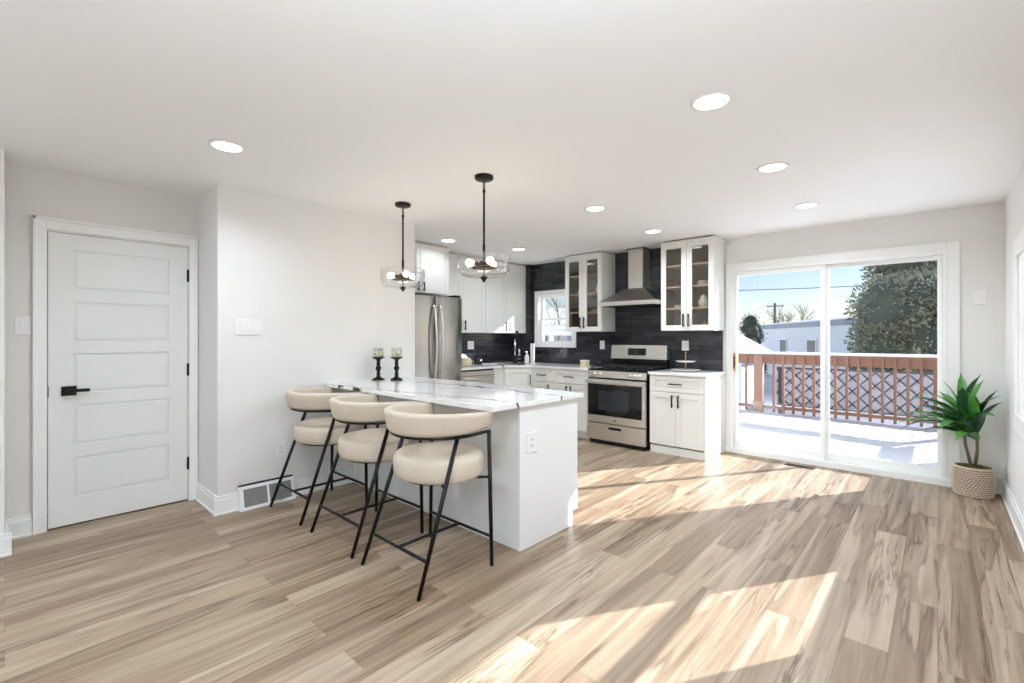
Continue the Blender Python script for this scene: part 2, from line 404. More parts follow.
# ------------------------------------------------------------------ interior door (left)
d = thing('door_1', (XD, .6, 0), 'white five-panel interior door with black lever handle on the left wall', 'door', kind='structure')
y0, y1, zt = .199, .992, 2.025
fx = XD - .004           # front face of leaf
rails = [(.012, .20)]
n5 = 5; bot = .20; top = .11; mid = .085
ph = (zt - .012 - (bot - .012) - top - 4 * mid) / n5
zs = []; z = bot
for i in range(5): zs.append((z, z + ph)); z += ph + mid
mb = MB().box(fx - .036, y0, .012, fx - .010, y1, zt)
mb.box(fx - .010, y0, .012, fx, y0 + .125, zt).box(fx - .010, y1 - .125, .012, fx, y1, zt)
prev = .012
for a, b in zs: mb.box(fx - .010, y0 + .125, prev, fx, y1 - .125, a); prev = b
mb.box(fx - .010, y0 + .125, prev, fx, y1 - .125, zt)
for a, b in zs: mb.box(fx - .010, y0 + .141, a + .016, fx - .002, y1 - .141, b - .016)
leaf_o = mb.build('door_leaf', M['door'], d)
mb = MB()
for (a, b) in ((DO[0] - .002, y0 - .004), (y1 + .004, DO[1] + .002)): mb.box(XD - T, a, 0, XD + .002, b, DO[3])
mb.box(XD - T, DO[0], zt + .004, XD + .002, DO[1], DO[3] + .002)
mb.build('door_jamb', M['trim'], d)
mb = MB()
mb.box(XD, .125, 0, XD + .018, .190, 2.10).box(XD, .125, 0, XD + .026, .143, 2.115)
mb.box(XD, 1.0, 0, XD + .018, 1.050, 2.10).box(XD, 1.040, 0, XD + .026, 1.055, 2.115)
mb.box(XD, .190, 2.037, XD + .018, 1.0, 2.10).box(XD, .125, 2.095, XD + .026, 1.055, 2.115)
mb.build('door_casing', M['trim'], d, bevel=.003)
hd = MB().box(fx, .262, .905, fx + .012, .340, .970).build('handle', M['black'], d, bevel=.002)
MB().tube([(fx + .012, .30, .94), (fx + .055, .30, .94)], .011, 10).box(fx + .042, .30, .93, fx + .06, .405, .952).build('lever', M['black'], hd, bevel=.003)
MB().box(fx - .004, y0 - .006, .9, fx + .004, y0 + .003, .975).build('latch_plate', M['black'], d)
for z in (.30, 1.05, 1.80): MB().box(fx - .002, y1 - .006, z - .045, fx + .008, y1 + .012, z + .045).tube([(fx + .007, y1 + .003, z - .05), (fx + .007, y1 + .003, z + .05)], .007, 8).build('hinge', M['black'], d)

# ------------------------------------------------------------------ sliding glass door
d = thing('door_2', (-.84, YB, 0), 'white sliding glass patio door looking onto the snowy deck', 'sliding door', kind='structure')
mb = MB()
mb.box(-1.80, YB - .02, 0, -1.735, YB, 2.15).box(.055, YB - .02, 0, .14, YB, 2.15).box(-1.735, YB - .02, 2.075, .055, YB, 2.15)
mb.build('door_casing', M['trim'], d, bevel=.003)
mb = MB()
mb.box(-1.74, YB - .025, 0, -1.715, YB + .13, 2.08).box(.03, YB - .025, 0, .06, YB + .10, 2.08)
mb.box(-1.715, YB - .025, 2.045, .03, YB + .13, 2.08).box(-1.7149, YB - .03, 0, .0299, YB + .13, .05)
mb.box(-1.80, YB - .05, 0, .14, YB - .0301, .062)
mb.build('door_frame', M['vinyl'], d, bevel=.003)
def sash(parent, x0, x1, y, z0, z1, l, r, b, t, th=.035, name='sash'):
    mb = MB().box(x0, y, z0, x0 + l, y + th, z1).box(x1 - r, y, z0, x1, y + th, z1)
    mb.box(x0 + l, y, z0, x1 - r, y + th, z0 + b).box(x0 + l, y, z1 - t, x1 - r, y + th, z1)
    so = mb.build(name, M['vinyl'], parent, bevel=.004)
    MB().box(x0 + l - .005, y + th / 2 - .003, z0 + b - .005, x1 - r + .005, y + th / 2 + .003, z1 - t + .005).build('glass', M['glass'], so)
    return so
s1 = sash(d, -1.715, -.845, YB + .0, .05, 2.045, .035, .04, .085, .045, name='sliding_panel')
s2 = sash(d, -.875, .03, YB + .05, .05, 2.045, .06, .035, .085, .04, name='fixed_panel')
MB().box(-1.714, YB - .045, .93, -1.684, YB, 1.13).build('handle', M['oak'], s1, bevel=.006)
MB().box(-1.706, YB - .049, .965, -1.692, YB - .044, 1.095).build('handle_grip', M['black'], s1)

# ------------------------------------------------------------------ windows
wdw = thing('window_1', (-4.26, YB, 1.16), 'small white double-hung kitchen window in the dark tiled wall', 'window', kind='structure')
mb = MB()
x0, x1, z0, z1 = -4.645, -3.868, 1.155, 2.02
yc = YB - .03
mb.box(x0, yc, z0, x0 + .07, YB, z1).box(x1 - .07, yc, z0, x1, YB, z1).box(x0 + .07, yc, z1 - .07, x1 - .07, YB, z1).box(x0 + .07, yc, z0, x1 - .07, YB, z0 + .06)
mb.build('window_casing', M['trim'], wdw, bevel=.003)
MB().box(-4.60, YB - .012, 1.20, -4.575, YB + .13, 1.965).box(-3.955, YB - .012, 1.20, -3.93, YB + .13, 1.965).box(-4.575, YB - .012, 1.94, -3.955, YB + .13, 1.965).box(-4.575, YB - .012, 1.2, -3.955, YB + .13, 1.215).build('window_frame', M['vinyl'], wdw)
sash(wdw, -4.575, -3.955, YB + .03, 1.215, 1.60, .035, .035, .035, .03, name='lower_sash')
sash(wdw, -4.575, -3.955, YB + .07, 1.57, 1.94, .035, .035, .03, .03, name='upper_sash')

wdw = thing('window_2', (XR, 4.1, .7), 'white cased double-hung window at the right edge of the photo', 'window', kind='structure')
mb = MB(); xc = XR - .018
mb.box(xc, 3.44, .67, XR, 3.55, 1.985).box(xc, 4.72, .67, XR, 4.80, 1.985).box(xc, 3.55, 1.87, XR, 4.72, 1.985).box(xc, 3.55, .67, XR, 4.72, .78)
mb.build('window_casing', M['trim'], wdw, bevel=.003)
def xsash(name, x, z0, z1):
    a, b = 3.57, 4.70
    so = MB().box(x, a, z0, x + .03, a + .035, z1).box(x, b - .035, z0, x + .03, b, z1).box(x, a + .035, z0, x + .03, b - .035, z0 + .035).box(x, a + .035, z1 - .03, x + .03, b - .035, z1).build(name, M['vinyl'], wdw)
    MB().box(x + .012, a + .03, z0 + .03, x + .018, b - .03, z1 - .025).build('glass', M['glass'], so)
MB().box(XR, 3.55, .78, XR + .13, 3.57, 1.87).box(XR, 4.70, .78, XR + .13, 4.72, 1.87).box(XR, 3.57, .78, XR + .13, 4.70, .80).box(XR, 3.57, 1.85, XR + .13, 4.70, 1.87).build('window_frame', M['vinyl'], wdw)
xsash('lower_sash', XR + .03, .80, 1.36); xsash('upper_sash', XR + .07, 1.33, 1.85)

# ------------------------------------------------------------------ recessed lights
LBL = {0: 'recessed ceiling light at far left, above the white door side', 1: 'largest recessed ceiling light, nearest one right of the pendants',
       2: 'recessed ceiling light second from the front in the right-hand row', 3: 'recessed ceiling light of the right-hand row nearest the sliding door',
       4: 'recessed ceiling light just in front of the range hood', 5: 'recessed ceiling light in mid kitchen, right of the larger pendant',
       6: 'recessed ceiling light near the left upper cabinets and dark tiled corner', 7: 'recessed ceiling light in front of the cabinet over the fridge'}
def recessed(x, y, label, dim=1.0):
    t = thing('recessed_light', (x, y, CE), label, 'ceiling light', 'recessed ceiling lights')
    MB().lathe([(.077, CE - .001), (.096, CE - .001), (.095, CE - .006), (.078, CE - .008), (.077, CE - .001)], (x, y, 0), 32, caps=False).build('trim_ring', M['trim'], t)
    MB().lathe([(.077, CE - .001), (.077, CE - .005), (.001, CE - .005)], (x, y, 0), 32).build('lamp_lens', M['lampglow'], t)
    ld = bpy.data.lights.new('recessed_lamp', 'AREA'); ld.shape = 'DISK'; ld.size = .15; ld.energy = LAMP_W * dim; ld.color = (.785, .895, 1); ld.spread = math.radians(155)
    lo = bpy.data.objects.new('recessed_lamp', ld); COL.objects.link(lo); lo.parent = t; lo.location = (0, 0, -.012)
for i, (x, y) in enumerate(LAMP_SPOTS):
    recessed(x, y, LBL.get(i, 'added unseen recessed ceiling light behind the camera toward the rear wall'), LAMP_DIM.get(i, 1.0))

# unseen floor lamps added to brighten the room from behind the camera
def add_fill_lamp(x, y, watts, label):
    t = thing('fill_lamp', (x, y, 0), label, 'lamp', 'added fill lamps behind the camera')
    MB().lathe([(.001, 0), (.15, 0), (.15, .015), (.02, .03), (.001, .03)], (x, y, 0), 28).build('base', M['black'], t)
    MB().tube([(x, y, .02), (x, y, 1.60)], .012, 10).build('pole', M['black'], t)
    MB().lathe([(.02, 1.60), (.12, 1.64), (.19, 1.73), (.185, 1.73), (.115, 1.65), (.001, 1.61)], (x, y, 0), 32).build('lamp_shade', M['black'], t)
    ld = bpy.data.lights.new('fill_light', 'AREA'); ld.shape = 'DISK'; ld.size = .2; ld.energy = watts; ld.color = (.785, .895, 1)
    lo = bpy.data.objects.new('fill_light', ld); COL.objects.link(lo); lo.parent = t; lo.location = (0, 0, 1.69); lo.rotation_euler = (pi, 0, 0)
for x_, y_, w_, l_ in ((-3.3, -2.9, 50, 'added black fill lamp in the unseen rear left of the room'), (-1.6, -2.6, 75, 'added black fill lamp behind the camera in the middle of the room'), (.10, -.15, 90, 'added black fill lamp by the right wall beside the camera')):
    add_fill_lamp(x_, y_, w_, l_)

# ------------------------------------------------------------------ cabinetry helpers
def shaker(o, u, n, u0, u1, z0, z1, fr=.06, th=.02):
    mb = MB(); g = .0015
    u0 += g; u1 -= g; z0 += g; z1 -= g
    f = min(fr, (z1 - z0) * .3)
    mb.obox(o, u, n, u0, u0 + fr, z0, z1, 0, th).obox(o, u, n, u1 - fr, u1, z0, z1, 0, th)
    mb.obox(o, u, n, u0 + fr, u1 - fr, z0, z0 + f, 0, th).obox(o, u, n, u0 + fr, u1 - fr, z1 - f, z1, 0, th)
    mb.obox(o, u, n, u0 + fr, u1 - fr, z0 + f, z1 - f, 0, th - .009)
    return mb
def bar_handle(o, u, n, c, z, l, vert, parent, th=.02):
    o = Vector(o); u = Vector(u); n = Vector(n); mb = MB()
    def P(a, h, d): return o + u * a + Z * h + n * d
    h2 = l / 2
    if vert:
        mb.obox(o, u, n, c - .006, c + .006, z - h2, z + h2, th + .022, th + .034)
        for s in (-1, 1): mb.obox(o, u, n, c - .005, c + .005, z + s * (h2 - .02) - .005, z + s * (h2 - .02) + .005, th - .001, th + .023)
    else:
        mb.obox(o, u, n, c - h2, c + h2, z - .006, z + .006, th + .022, th + .034)
        for s in (-1, 1): mb.obox(o, u, n, c + s * (h2 - .02) - .005, c + s * (h2 - .02) + .005, z - .005, z + .005, th - .001, th + .023)
    return mb.build('handle', M['black'], parent)

def door_on(par, o, u, n, u0, u1, z0, z1, hu=None, hz=None, hl=.14, vert=True, name='door'):
    dd = shaker(o, u, n, u0, u1, z0, z1).build(name, M['cab'], par, bevel=.0015, seg=1)
    if hu is not None: bar_handle(o, u, n, hu, hz, hl, vert, dd)
    return dd
ZB = .885
# ---- back run left: two base cabinets facing the room
FY = 5.0
def base_cab(x0, x1, label, ndoors, left_end=False, right_end=False, name='base_cabinet'):
    t = thing(name, ((x0 + x1) / 2, YB, 0), label, 'cabinet', 'base cabinets along the kitchen walls')
    MB().box(x0, FY, .10, x1, YB - .014, ZB).box(x0 + (0 if left_end else 0), FY + .06, 0, x1, YB - .014, .10).build('body', M['cab'], t)
    o = (0, FY, 0); c = (x0 + x1) / 2
    door_on(t, o, XP, YM, x0, x1, .70, ZB - .005, c, .79, .15, False, 'drawer')
    if ndoors == 2:
        door_on(t, o, XP, YM, x0, c, .105, .695, c - .035, .60); door_on(t, o, XP, YM, c, x1, .105, .695, c + .035, .60)
    else: door_on(t, o, XP, YM, x0, x1, .105, .695, x1 - .04, .60)
    return t
base_cab(-4.165, -3.84, 'narrow white base cabinet between corner sink cabinet and drawer unit', 1)
base_cab(-3.84, -3.255, 'white base cabinet with wide drawer left of the range', 2)
t = base_cab(-2.43, -1.82, 'white base cabinet right of the range beside the sliding door', 2)
MB().box(-1.82, FY - .02, .0, -1.80, YB - .014, ZB).build('side_panel', M['cab'], t, bevel=.002)
MB().box(-2.43, FY - .005, .0, -1.8205, FY + .06, .085).build('toe_kick', M['cab'], t, bevel=.002)
# ---- diagonal corner sink cabinet
t = thing('corner_sink_cabinet', (-4.6, 5.2, 0), 'white diagonal corner cabinet under the black kitchen faucet', 'cabinet', 'base cabinets along the kitchen walls')
A = Vector((-4.47, 4.70, 0)); B = Vector((-4.17, 5.0, 0)); u = (B - A).normalized(); n = Vector((u.y, -u.x, 0))
MB().prism([(XK + .014, 4.515), (-4.47, 4.515), (-4.47, 4.70), (-4.17, 5.0), (-4.17, YB - .014), (-4.688, YB - .014), (-4.688, 5.528), (XK + .014, 5.528)], .0, ZB).build('body', M['cab'], t)
L = (B - A).length
door_on(t, A, u, n, .02, L - .02, .105, ZB - .01, L - .05, .72, .14)
# ---- dishwasher
t = thing('dishwasher', (-4.7, 4.2, 0), 'stainless dishwasher in the left run beside the fridge', 'dishwasher')
MB().box(XK + .014, 3.90, .0, -4.49, 4.505, ZB - .005).build('body', M['blackp'], t)
MB().box(-4.49, 3.905, .10, -4.46, 4.50, .80).build('door', M['steel'], t, bevel=.004)
MB().box(-4.49, 3.905, .805, -4.462, 4.50, .862).build('control_strip', M['steel'], t, bevel=.003)
MB().tube([(-4.425, 3.95, .77), (-4.425, 4.455, .77)], .010, 8).box(-4.462, 3.965, .762, -4.425, 3.98, .778).box(-4.462, 4.425, .762, -4.425, 4.44, .778).build('handle', M['steel'], t)
# ---- filler cabinet beside fridge
t = thing('base_cabinet', (-4.7, 3.8, 0), 'narrow white filler base cabinet between fridge and dishwasher', 'cabinet', 'base cabinets along the kitchen walls')
MB().box(XK + .014, 3.66, 0, -4.49, 3.895, ZB).build('body', M['cab'], t)
door_on(t, (-4.49, 0, 0), YP, XP, 3.66, 3.895, .10, ZB - .01)

# ---- countertops
mb = MB().prism([(XK + .013, 3.655), (-4.44, 3.655), (-4.44, 4.69), (-4.16, 4.965), (-3.25, 4.965), (-3.25, YB - .014), (-4.688, YB - .014), (-4.688, 5.528), (XK + .013, 5.528)], ZB, .915)
tag(mb.build('countertop', M['quartz'], bevel=.002), 'white quartz worktop running from the fridge around the corner to the range', 'countertop')
tag(MB().box(-2.44, 4.955, ZB, -1.785, YB - .014, .915).build('countertop', M['quartz'], bevel=.002), 'short white quartz worktop right of the range', 'countertop')
# sink basin (dark rim inset) on the diagonal
t = thing('sink', (-4.62, 5.0, .915), 'undermount sink opening in the corner worktop below the faucet', 'sink')
c = Vector((-4.56, 4.98, 0)); mb = MB()
q = [c + u * a + n * b for a, b in ((-.23, -.13), (.23, -.13), (.23, .11), (-.23, .11))]
qi = [c + u * a + n * b for a, b in ((-.215, -.115), (.215, -.115), (.215, .095), (-.215, .095))]
vs = [p + Z * .9155 for p in q] + [p + Z * .918 for p in qi] 
mb.add([tuple(v) for v in vs], [(0, 1, 5, 4), (1, 2, 6, 5), (2, 3, 7, 6), (3, 0, 4, 7)])
mb.build('rim', M['steel'], t)
MB().add([tuple(p + Z * .9165) for p in qi], [(0, 1, 2, 3)]).build('basin', M['blackp'], t)

# ---- upper cabinets, left wall
def upper_left(ya, yb, ym, label, hz=1.46):
    xf = XK + .30
    t = thing('upper_cabinet', (XK, (ya + yb) / 2, 1.37), label, 'cabinet', 'solid white upper cabinets on the left kitchen wall')
    MB().box(XK + .013, ya, 1.37, xf, yb, CE - .012).build('body', M['cab'], t)
    o = (xf, 0, 0)
    door_on(t, o, YP, XP, ya, ym, 1.37, CE - .02, ym - .04, 1.47, .13); door_on(t, o, YP, XP, ym, yb, 1.37, CE - .02, ym + .04, 1.47, .13)
upper_left(3.77, 4.645, 4.205, 'tall white two-door upper cabinet nearer the fridge')
upper_left(4.65, 5.528, 5.096, 'tall white two-door upper cabinet nearer the corner, catching the sun patch')
t = thing('upper_cabinet', (XK, 3.3, 1.82), 'deep white cabinet mounted above the refrigerator', 'cabinet')
MB().box(XK + .003, 2.815, 1.83, -4.53, 3.765, CE - .012).build('body', M['cab'], t)
door_on(t, (-4.53, 0, 0), YP, XP, 2.82, 3.32, 1.835, CE - .02, 3.28, 1.91, .11); door_on(t, (-4.53, 0, 0), YP, XP, 3.32, 3.76, 1.835, CE - .02, 3.36, 1.91, .11)

# ---- glass upper cabinets, back wall
def glass_upper(x0, x1, label):
    t = thing('glass_cabinet', ((x0 + x1) / 2, YB, 1.385), label, 'cabinet', 'glass-front upper cabinets either side of the hood')
    yf = 5.28; z0, z1 = 1.385, CE - .012; yb = YB - .0125
    MB().box(x0, yf, z0, x0 + .018, yb, z1).box(x1 - .018, yf, z0, x1, yb, z1).box(x0 + .018, yf, z1 - .05, x1 - .018, yb, z1).box(x0 + .018, yf, z0, x1 - .018, yb, z0 + .02).build('body', M['cab'], t)
    MB().box(x0 + .018, yb - .02, z0 + .02, x1 - .018, yb - .001, z1 - .05).box(x0 + .0185, yf + .002, z0 + .021, x0 + .022, yb - .02, z1 - .05).box(x1 - .022, yf + .002, z0 + .021, x1 - .0185, yb - .02, z1 - .05).build('interior_lining', M['cabin'], t)
    zz = [z0 + .25 * k for k in (1, 2, 3)]
    for z in zz: MB().box(x0 + .022, yf + .03, z, x1 - .022, yb - .02, z + .018).build('shelf', M['shelf'], t)
    xm = (x0 + x1) / 2
    for a, b, h in ((x0, xm, xm - .03), (xm, x1, xm + .03)):
        mb = MB(); o = (0, yf, 0); g = .0015; fr = .062
        mb.obox(o, XP, YM, a + g, a + fr, z0, z1 - .01, 0, .02).obox(o, XP, YM, b - fr, b - g, z0, z1 - .01, 0, .02)
        mb.obox(o, XP, YM, a + fr, b - fr, z0, z0 + fr, 0, .02).obox(o, XP, YM, a + fr, b - fr, z1 - .01 - fr - .02, z1 - .01, 0, .02)
        dd = mb.build('door', M['cab'], t, bevel=.002, seg=1)
        MB().box(a + fr - .004, yf - .012, z0 + fr - .004, b - fr + .004, yf - .008, z1 - .10).build('glass', M['cabglass'], dd)
        bar_handle(o, XP, YM, h, 1.50, .15, True, dd)
    return zz
zl = glass_upper(-3.82, -3.235, 'glass-front upper cabinet left of the range hood, overlapping the window')
zr = glass_upper(-2.425, -1.812, 'glass-front upper cabinet right of the range hood, beside the sliding door')

def plates(x, y, z, label, n=4, r=.075):
    t = thing('plate_stack', (x, y, z), label, 'plates', 'white dishes behind the cabinet glass')
    for k in range(n):
        MB().lathe([(.001, 0), (r * .55, 0), (r, .012), (r, .015), (r * .55, .004), (.001, .004)], (x, y, z + .009 * k), 20).build('plate', M['ceramic'], t)
def pitcher(x, y, z, h, r, label, m='ceramic'):
    t = thing('jar', (x, y, z), label, 'jar', 'white dishes behind the cabinet glass')
    MB().lathe([(.001, 0), (r * .7, 0), (r, h * .3), (r, h * .6), (r * .6, h * .85), (r * .65, h), (r * .5, h), (r * .45, h * .85), (.001, h * .5)], (x, y, z), 20).build('body', M[m], t)
    MB().lathe([(.001, h), (r * .55, h), (r * .4, h + .012), (r * .12, h + .02), (.001, h + .03)], (x, y, z), 16).build('lid', M[m], t)
e = .019
plates(-3.655, 5.42, zl[1] + e, 'stack of white plates on the middle shelf of the left glass cabinet', r=.06)
plates(-3.415, 5.42, zl[0] + e, 'stack of white plates on the lowest shelf of the left glass cabinet', r=.07, n=3)
pitcher(-3.385, 5.42, zl[1] + e, .11, .04, 'white lidded jar on the middle shelf of the left glass cabinet')
plates(-2.27, 5.42, zr[0] + e, 'stack of white plates in the left half of the right glass cabinet', r=.06, n=3)
plates(-1.985, 5.42, zr[1] + e, 'stack of white bowls on the middle shelf of the right glass cabinet', r=.07, n=5)
pitcher(-1.985, 5.42, zr[0] + e, .12, .058, 'round white jar on the lower shelf of the right glass cabinet')
pitcher(-1.975, 5.42, 1.385 + .021, .07, .04, 'small copper-toned jar at the bottom of the right glass cabinet', 'copper')

# ------------------------------------------------------------------ refrigerator
t = thing('refrigerator', (-4.5, 3.24, 0), 'stainless french-door refrigerator beside the peninsula', 'refrigerator')
ya, ym, yb = 2.855, 3.243, 3.63; xb, xd = -4.19, -4.12
MB().box(XK + .03, ya, .03, xb, yb, 1.755).build('body', M['steeld'], t, bevel=.005)
def bowed(y0, y1, z0, z1):
    mb = MB(); n = 12; rings = []
    for k in range(n + 1):
        s = k / n; y = y0 + (y1 - y0) * s; x = xd + .012 * (1 - (2 * s - 1) ** 4) - .004
        rings.append([(xb + .004, y, z0), (x, y, z0), (x, y, z1), (xb + .004, y, z1)])
    return mb.loft(rings, smooth=False)
for (a, b, hy) in ((ya, ym - .003, ym - .045), (ym + .003, yb, ym + .045)):
    dd = bowed(a, b, .74, 1.765).build('door', M['steeld'], t, bevel=.004)
    pts = []
    for k in range(13):
        s = k / 12; pts.append((xd + .02 + .055 * sin(pi * s) ** .6, hy, .80 + .86 * s))
    MB().tube(pts, .013, 10).build('handle', M['steel'], dd)
dd = bowed(ya, yb, .06, .73).build('freezer_drawer', M['steeld'], t, bevel=.004)
MB().tube([(xd + .01, ya + .08, .66), (xd + .06, ya + .12, .66), (xd + .06, yb - .12, .66), (xd + .01, yb - .08, .66)], .013, 10).build('handle', M['steel'], dd)
MB().box(-4.53, ya + .01, 1.755, xb - .01, yb - .01, 1.782).box(-4.26, ya + .01, 1.755, xd - .02, ya + .09, 1.795).box(-4.26, yb - .09, 1.755, xd - .02, yb - .01, 1.795).build('hinge_cover', M['blackp'], t)

# ------------------------------------------------------------------ range
t = thing('gas_range', (-2.845, 5.3, 0), 'stainless gas range with black oven glass under the hood', 'range')
x0, x1 = -3.235, -2.455; fy = 4.965
MB().box(x0 + .004, fy, .03, x1 - .004, YB - .02, .895).box(x0 + .03, fy + .05, 0, x1 - .03, YB - .05, .03).build('body', M['blackp'], t)
MB().box(x0, fy - .02, .895, x1, YB - .1, .915).build('cooktop', M['blackp'], t, bevel=.003)
# slanted control panel
mb = MB().loft([[(x, fy - .035, .815), (x, fy + .0, .815), (x, fy + .0, .898), (x, fy - .018, .898)] for x in (x0, x1)], smooth=False)
cp = mb.build('control_panel', M['steel'], t, bevel=.002)
for kx in (-3.13, -3.05, -2.65, -2.59, -2.53):
    kb = MB().tube([(kx, fy - .025, .857), (kx, fy - .034, .857)], .022, 16).tube([(kx, fy - .03, .857), (kx, fy - .058, .857)], [.018, .016], 16).build('knob', M['steel'], cp)
od = MB().box(x0 + .002, fy - .045, .265, x1 - .002, fy, .795).build('oven_door', M['steel'], t, bevel=.004)
MB().box(x0 + .015, fy - .049, .355, x1 - .04, fy - .044, .735).build('oven_window', M['ovenglass'], od)
MB().box(x0 + .17, fy - .0505, .42, x1 - .2, fy - .0485, .66).build('inner_window', mat('oven inner glass', (40, 44, 50), .08, spec=.8, var=.1), od)
MB().box(x0 + .005, fy - .105, .742, x1 - .005, fy - .078, .782).box(x0 + .03, fy - .09, .75, x0 + .055, fy - .044, .775).box(x1 - .055, fy - .09, .75, x1 - .03, fy - .044, .775).build('handle', M['steel'], od, bevel=.008)
MB().tube([(-2.845, fy - .0455, .31), (-2.845, fy - .0475, .31)], .012, 16).build('badge', M['grey_slot'], od)
dr = MB().box(x0 + .002, fy - .045, .055, x1 - .002, fy, .255).build('storage_drawer', M['steel'], t, bevel=.004)
MB().box(-2.93, fy - .0475, .195, -2.76, fy - .044, .222).build('handle_slot', M['black'], dr)
MB().box(x0 + .02, fy - .01, 0, x1 - .02, fy + .03, .05).build('kick', M['blackp'], t)
# backguard
bgd = MB().box(x0 + .01, YB - .10, .915, x1 - .01, YB - .02, 1.03).build('backguard', M['blackp'], t)
mb = MB().loft([[(x, YB - .135, 1.025), (x, YB - .03, 1.025), (x, YB - .03, 1.205), (x, YB - .115, 1.205)] for x in (x0 + .005, x1 - .005)], smooth=False)
mb.build('backguard_panel', M['steel'], bgd, bevel=.006)
MB().loft([[(x, YB - .138, 1.075), (x, YB - .12, 1.075), (x, YB - .11, 1.165), (x, YB - .128, 1.165)] for x in (-2.98, -2.73)], smooth=False).build('display', M['ovenglass'], bgd)
for (bx, by) in ((-3.07, 5.12), (-3.07, 5.37), (-2.845, 5.245), (-2.62, 5.12), (-2.62, 5.37)):
    MB().lathe([(.045, .915), (.045, .922), (.03, .926), (.03, .932), (.001, .933)], (bx, by, 0), 18).build('burner', M['grate'], t)
for (ga, gb) in ((x0 + .02, -2.985), (-2.965, -2.725), (-2.705, x1 - .02)):
    mb = MB(); za, zb = .938, .95
    for yy in (5.0, 5.12, 5.245, 5.37, 5.49): mb.box(ga, yy - .006, za, gb, yy + .006, zb)
    for xx in (ga, (ga + gb) / 2, gb): mb.box(xx - .006, 5.0, za, xx + .006, 5.49, zb)
    for xx in (ga, gb):
        for yy in (5.0, 5.49): mb.box(xx - .007, yy - .007, .915, xx + .007, yy + .007, za)
    mb.build('grate', M['grate'], t)

# ------------------------------------------------------------------ range hood
t = thing('range_hood', (-2.82, YB, 1.7), 'stainless chimney range hood above the stove', 'range hood')
hx0, hx1, hy = -3.195, -2.43, 5.13; yb = YB - .013
MB().box(hx0, hy, 1.70, hx1, yb, 1.752).build('canopy_rim', M['steel'], t, bevel=.003)
def ring(x0, y0, x1, y1, z): return [(x0, y0, z), (x1, y0, z), (x1, y1, z), (x0, y1, z)]
MB().loft([ring(hx0, hy, hx1, yb, 1.752), ring(-2.98, 5.36, -2.68, yb, 1.915), ring(-2.935, 5.40, -2.725, yb, 1.93)], smooth=False).build('canopy', M['hoodd'], t)
MB().box(-2.93, 5.405, 1.925, -2.73, yb, CE - .02).build('chimney', M['hoods'], t, bevel=.002)
MB().box(-2.945, 5.39, CE - .02, -2.715, yb, CE - .001).build('ceiling_collar', M['hoodd'], t)
MB().box(hx0 + .03, hy + .03, 1.695, hx1 - .03, yb - .03, 1.70).build('filter', M['grate'], t)

# ------------------------------------------------------------------ peninsula
t = thing('kitchen_peninsula', (-2.9, 2.45, 0), 'white kitchen peninsula base behind the three stools', 'peninsula')
MB().box(XS + .001, 2.14, 0, -1.905, 2.68, .10).box(XS + .001, 2.14, .10, -1.905, 2.735, ZB).build('body', M['panel'], t)
MB().box(XS + .001, 2.128, 0, -1.90, 2.140, ZB).build('bar_side_panel', M['panel'], t)
MB().prism([(-1.90, 2.122), (-1.88, 2.122), (-1.88, 2.675), (-1.90, 2.675)], 0, .10).build('toe_end', M['panel'], t)
MB().box(-1.90, 2.122, .10, -1.88, 2.738, ZB).build('end_panel', M['panel'], t, bevel=.002)
for k in range(4):
    a = -3.9 + k * .498
    door_on(t, (0, 2.738, 0), XM, YP, -(a + .498), -a, .105, ZB - .01, -(a + (.45 if k % 2 == 0 else .05)), .75)
tag(MB().box(XS + .001, 1.86, ZB, -1.853, 2.775, .915).build('countertop', M['quartz'], bevel=.002), 'glossy white quartz peninsula worktop with dark veins, holding the candle holders', 'countertop')

# ------------------------------------------------------------------ outlets, switches
def plate(kind, o, u, n, c, z, wd, ht, label, gang=1, what='outlet', group=None):
    t = thing(kind, tuple(Vector(o) + Vector(u) * c + Z * z), label, what, group)
    MB().obox(o, u, n, c - wd / 2, c + wd / 2, z - ht / 2, z + ht / 2, 0, .006).build('cover_plate', M['white_pl'], t, bevel=.002)
    for g in range(gang):
        cx = c + (g - (gang - 1) / 2) * .046
        if what == 'outlet':
            for s in (-1, 1):
                r = MB().obox(o, u, n, cx - .016, cx + .016, z + s * .02 - .014, z + s * .02 + .014, .006, .009).build('socket', M['white_pl'], t, bevel=.002)
                MB().obox(o, u, n, cx - .008, cx - .005, z + s * .02 - .006, z + s * .02 + .006, .009, .0095).obox(o, u, n, cx + .005, cx + .008, z + s * .02 - .006, z + s * .02 + .006, .009, .0095).build('slots', M['grey_slot'], r)
        else:
            MB().obox(o, u, n, cx - .017, cx + .017, z - .034, z + .034, .006, .009).build('rocker', M['white_pl'], t, bevel=.002)
    return t
yt = YB - .0125
plate('wall_outlet', (0, yt, 0), XP, YM, -3.435, 1.20, .075, .12, 'white outlet on dark tile left of the range backguard')
plate('wall_outlet', (0, yt, 0), XP, YM, -2.27, 1.205, .085, .12, 'white outlet on dark tile right of the range, above the tiered stand')
plate('wall_outlet', (XK + .0125, 0, 0), YP, XP, 4.64, 1.19, .12, .12, 'white outlet on dark tile between fridge and faucet', gang=2)
plate('wall_outlet', (XS, 0, 0), YP, XP, 1.505, .40, .08, .12, 'white outlet low on the wall behind the leftmost stool')
plate('wall_outlet', (-1.88, 0, 0), YP, XP, 2.235, .65, .105, .125, 'white outlet on the end panel of the peninsula', gang=1)
plate('light_switch', (XS, 0, 0), YP, XP, 1.267, 1.387, .19, .12, 'three-rocker light switch on the wall between door and stools', gang=3, what='switch')
plate('light_switch', (XD, 0, 0), YP, XP, .083, 1.385, .075, .12, 'single rocker light switch left of the white door', what='switch')
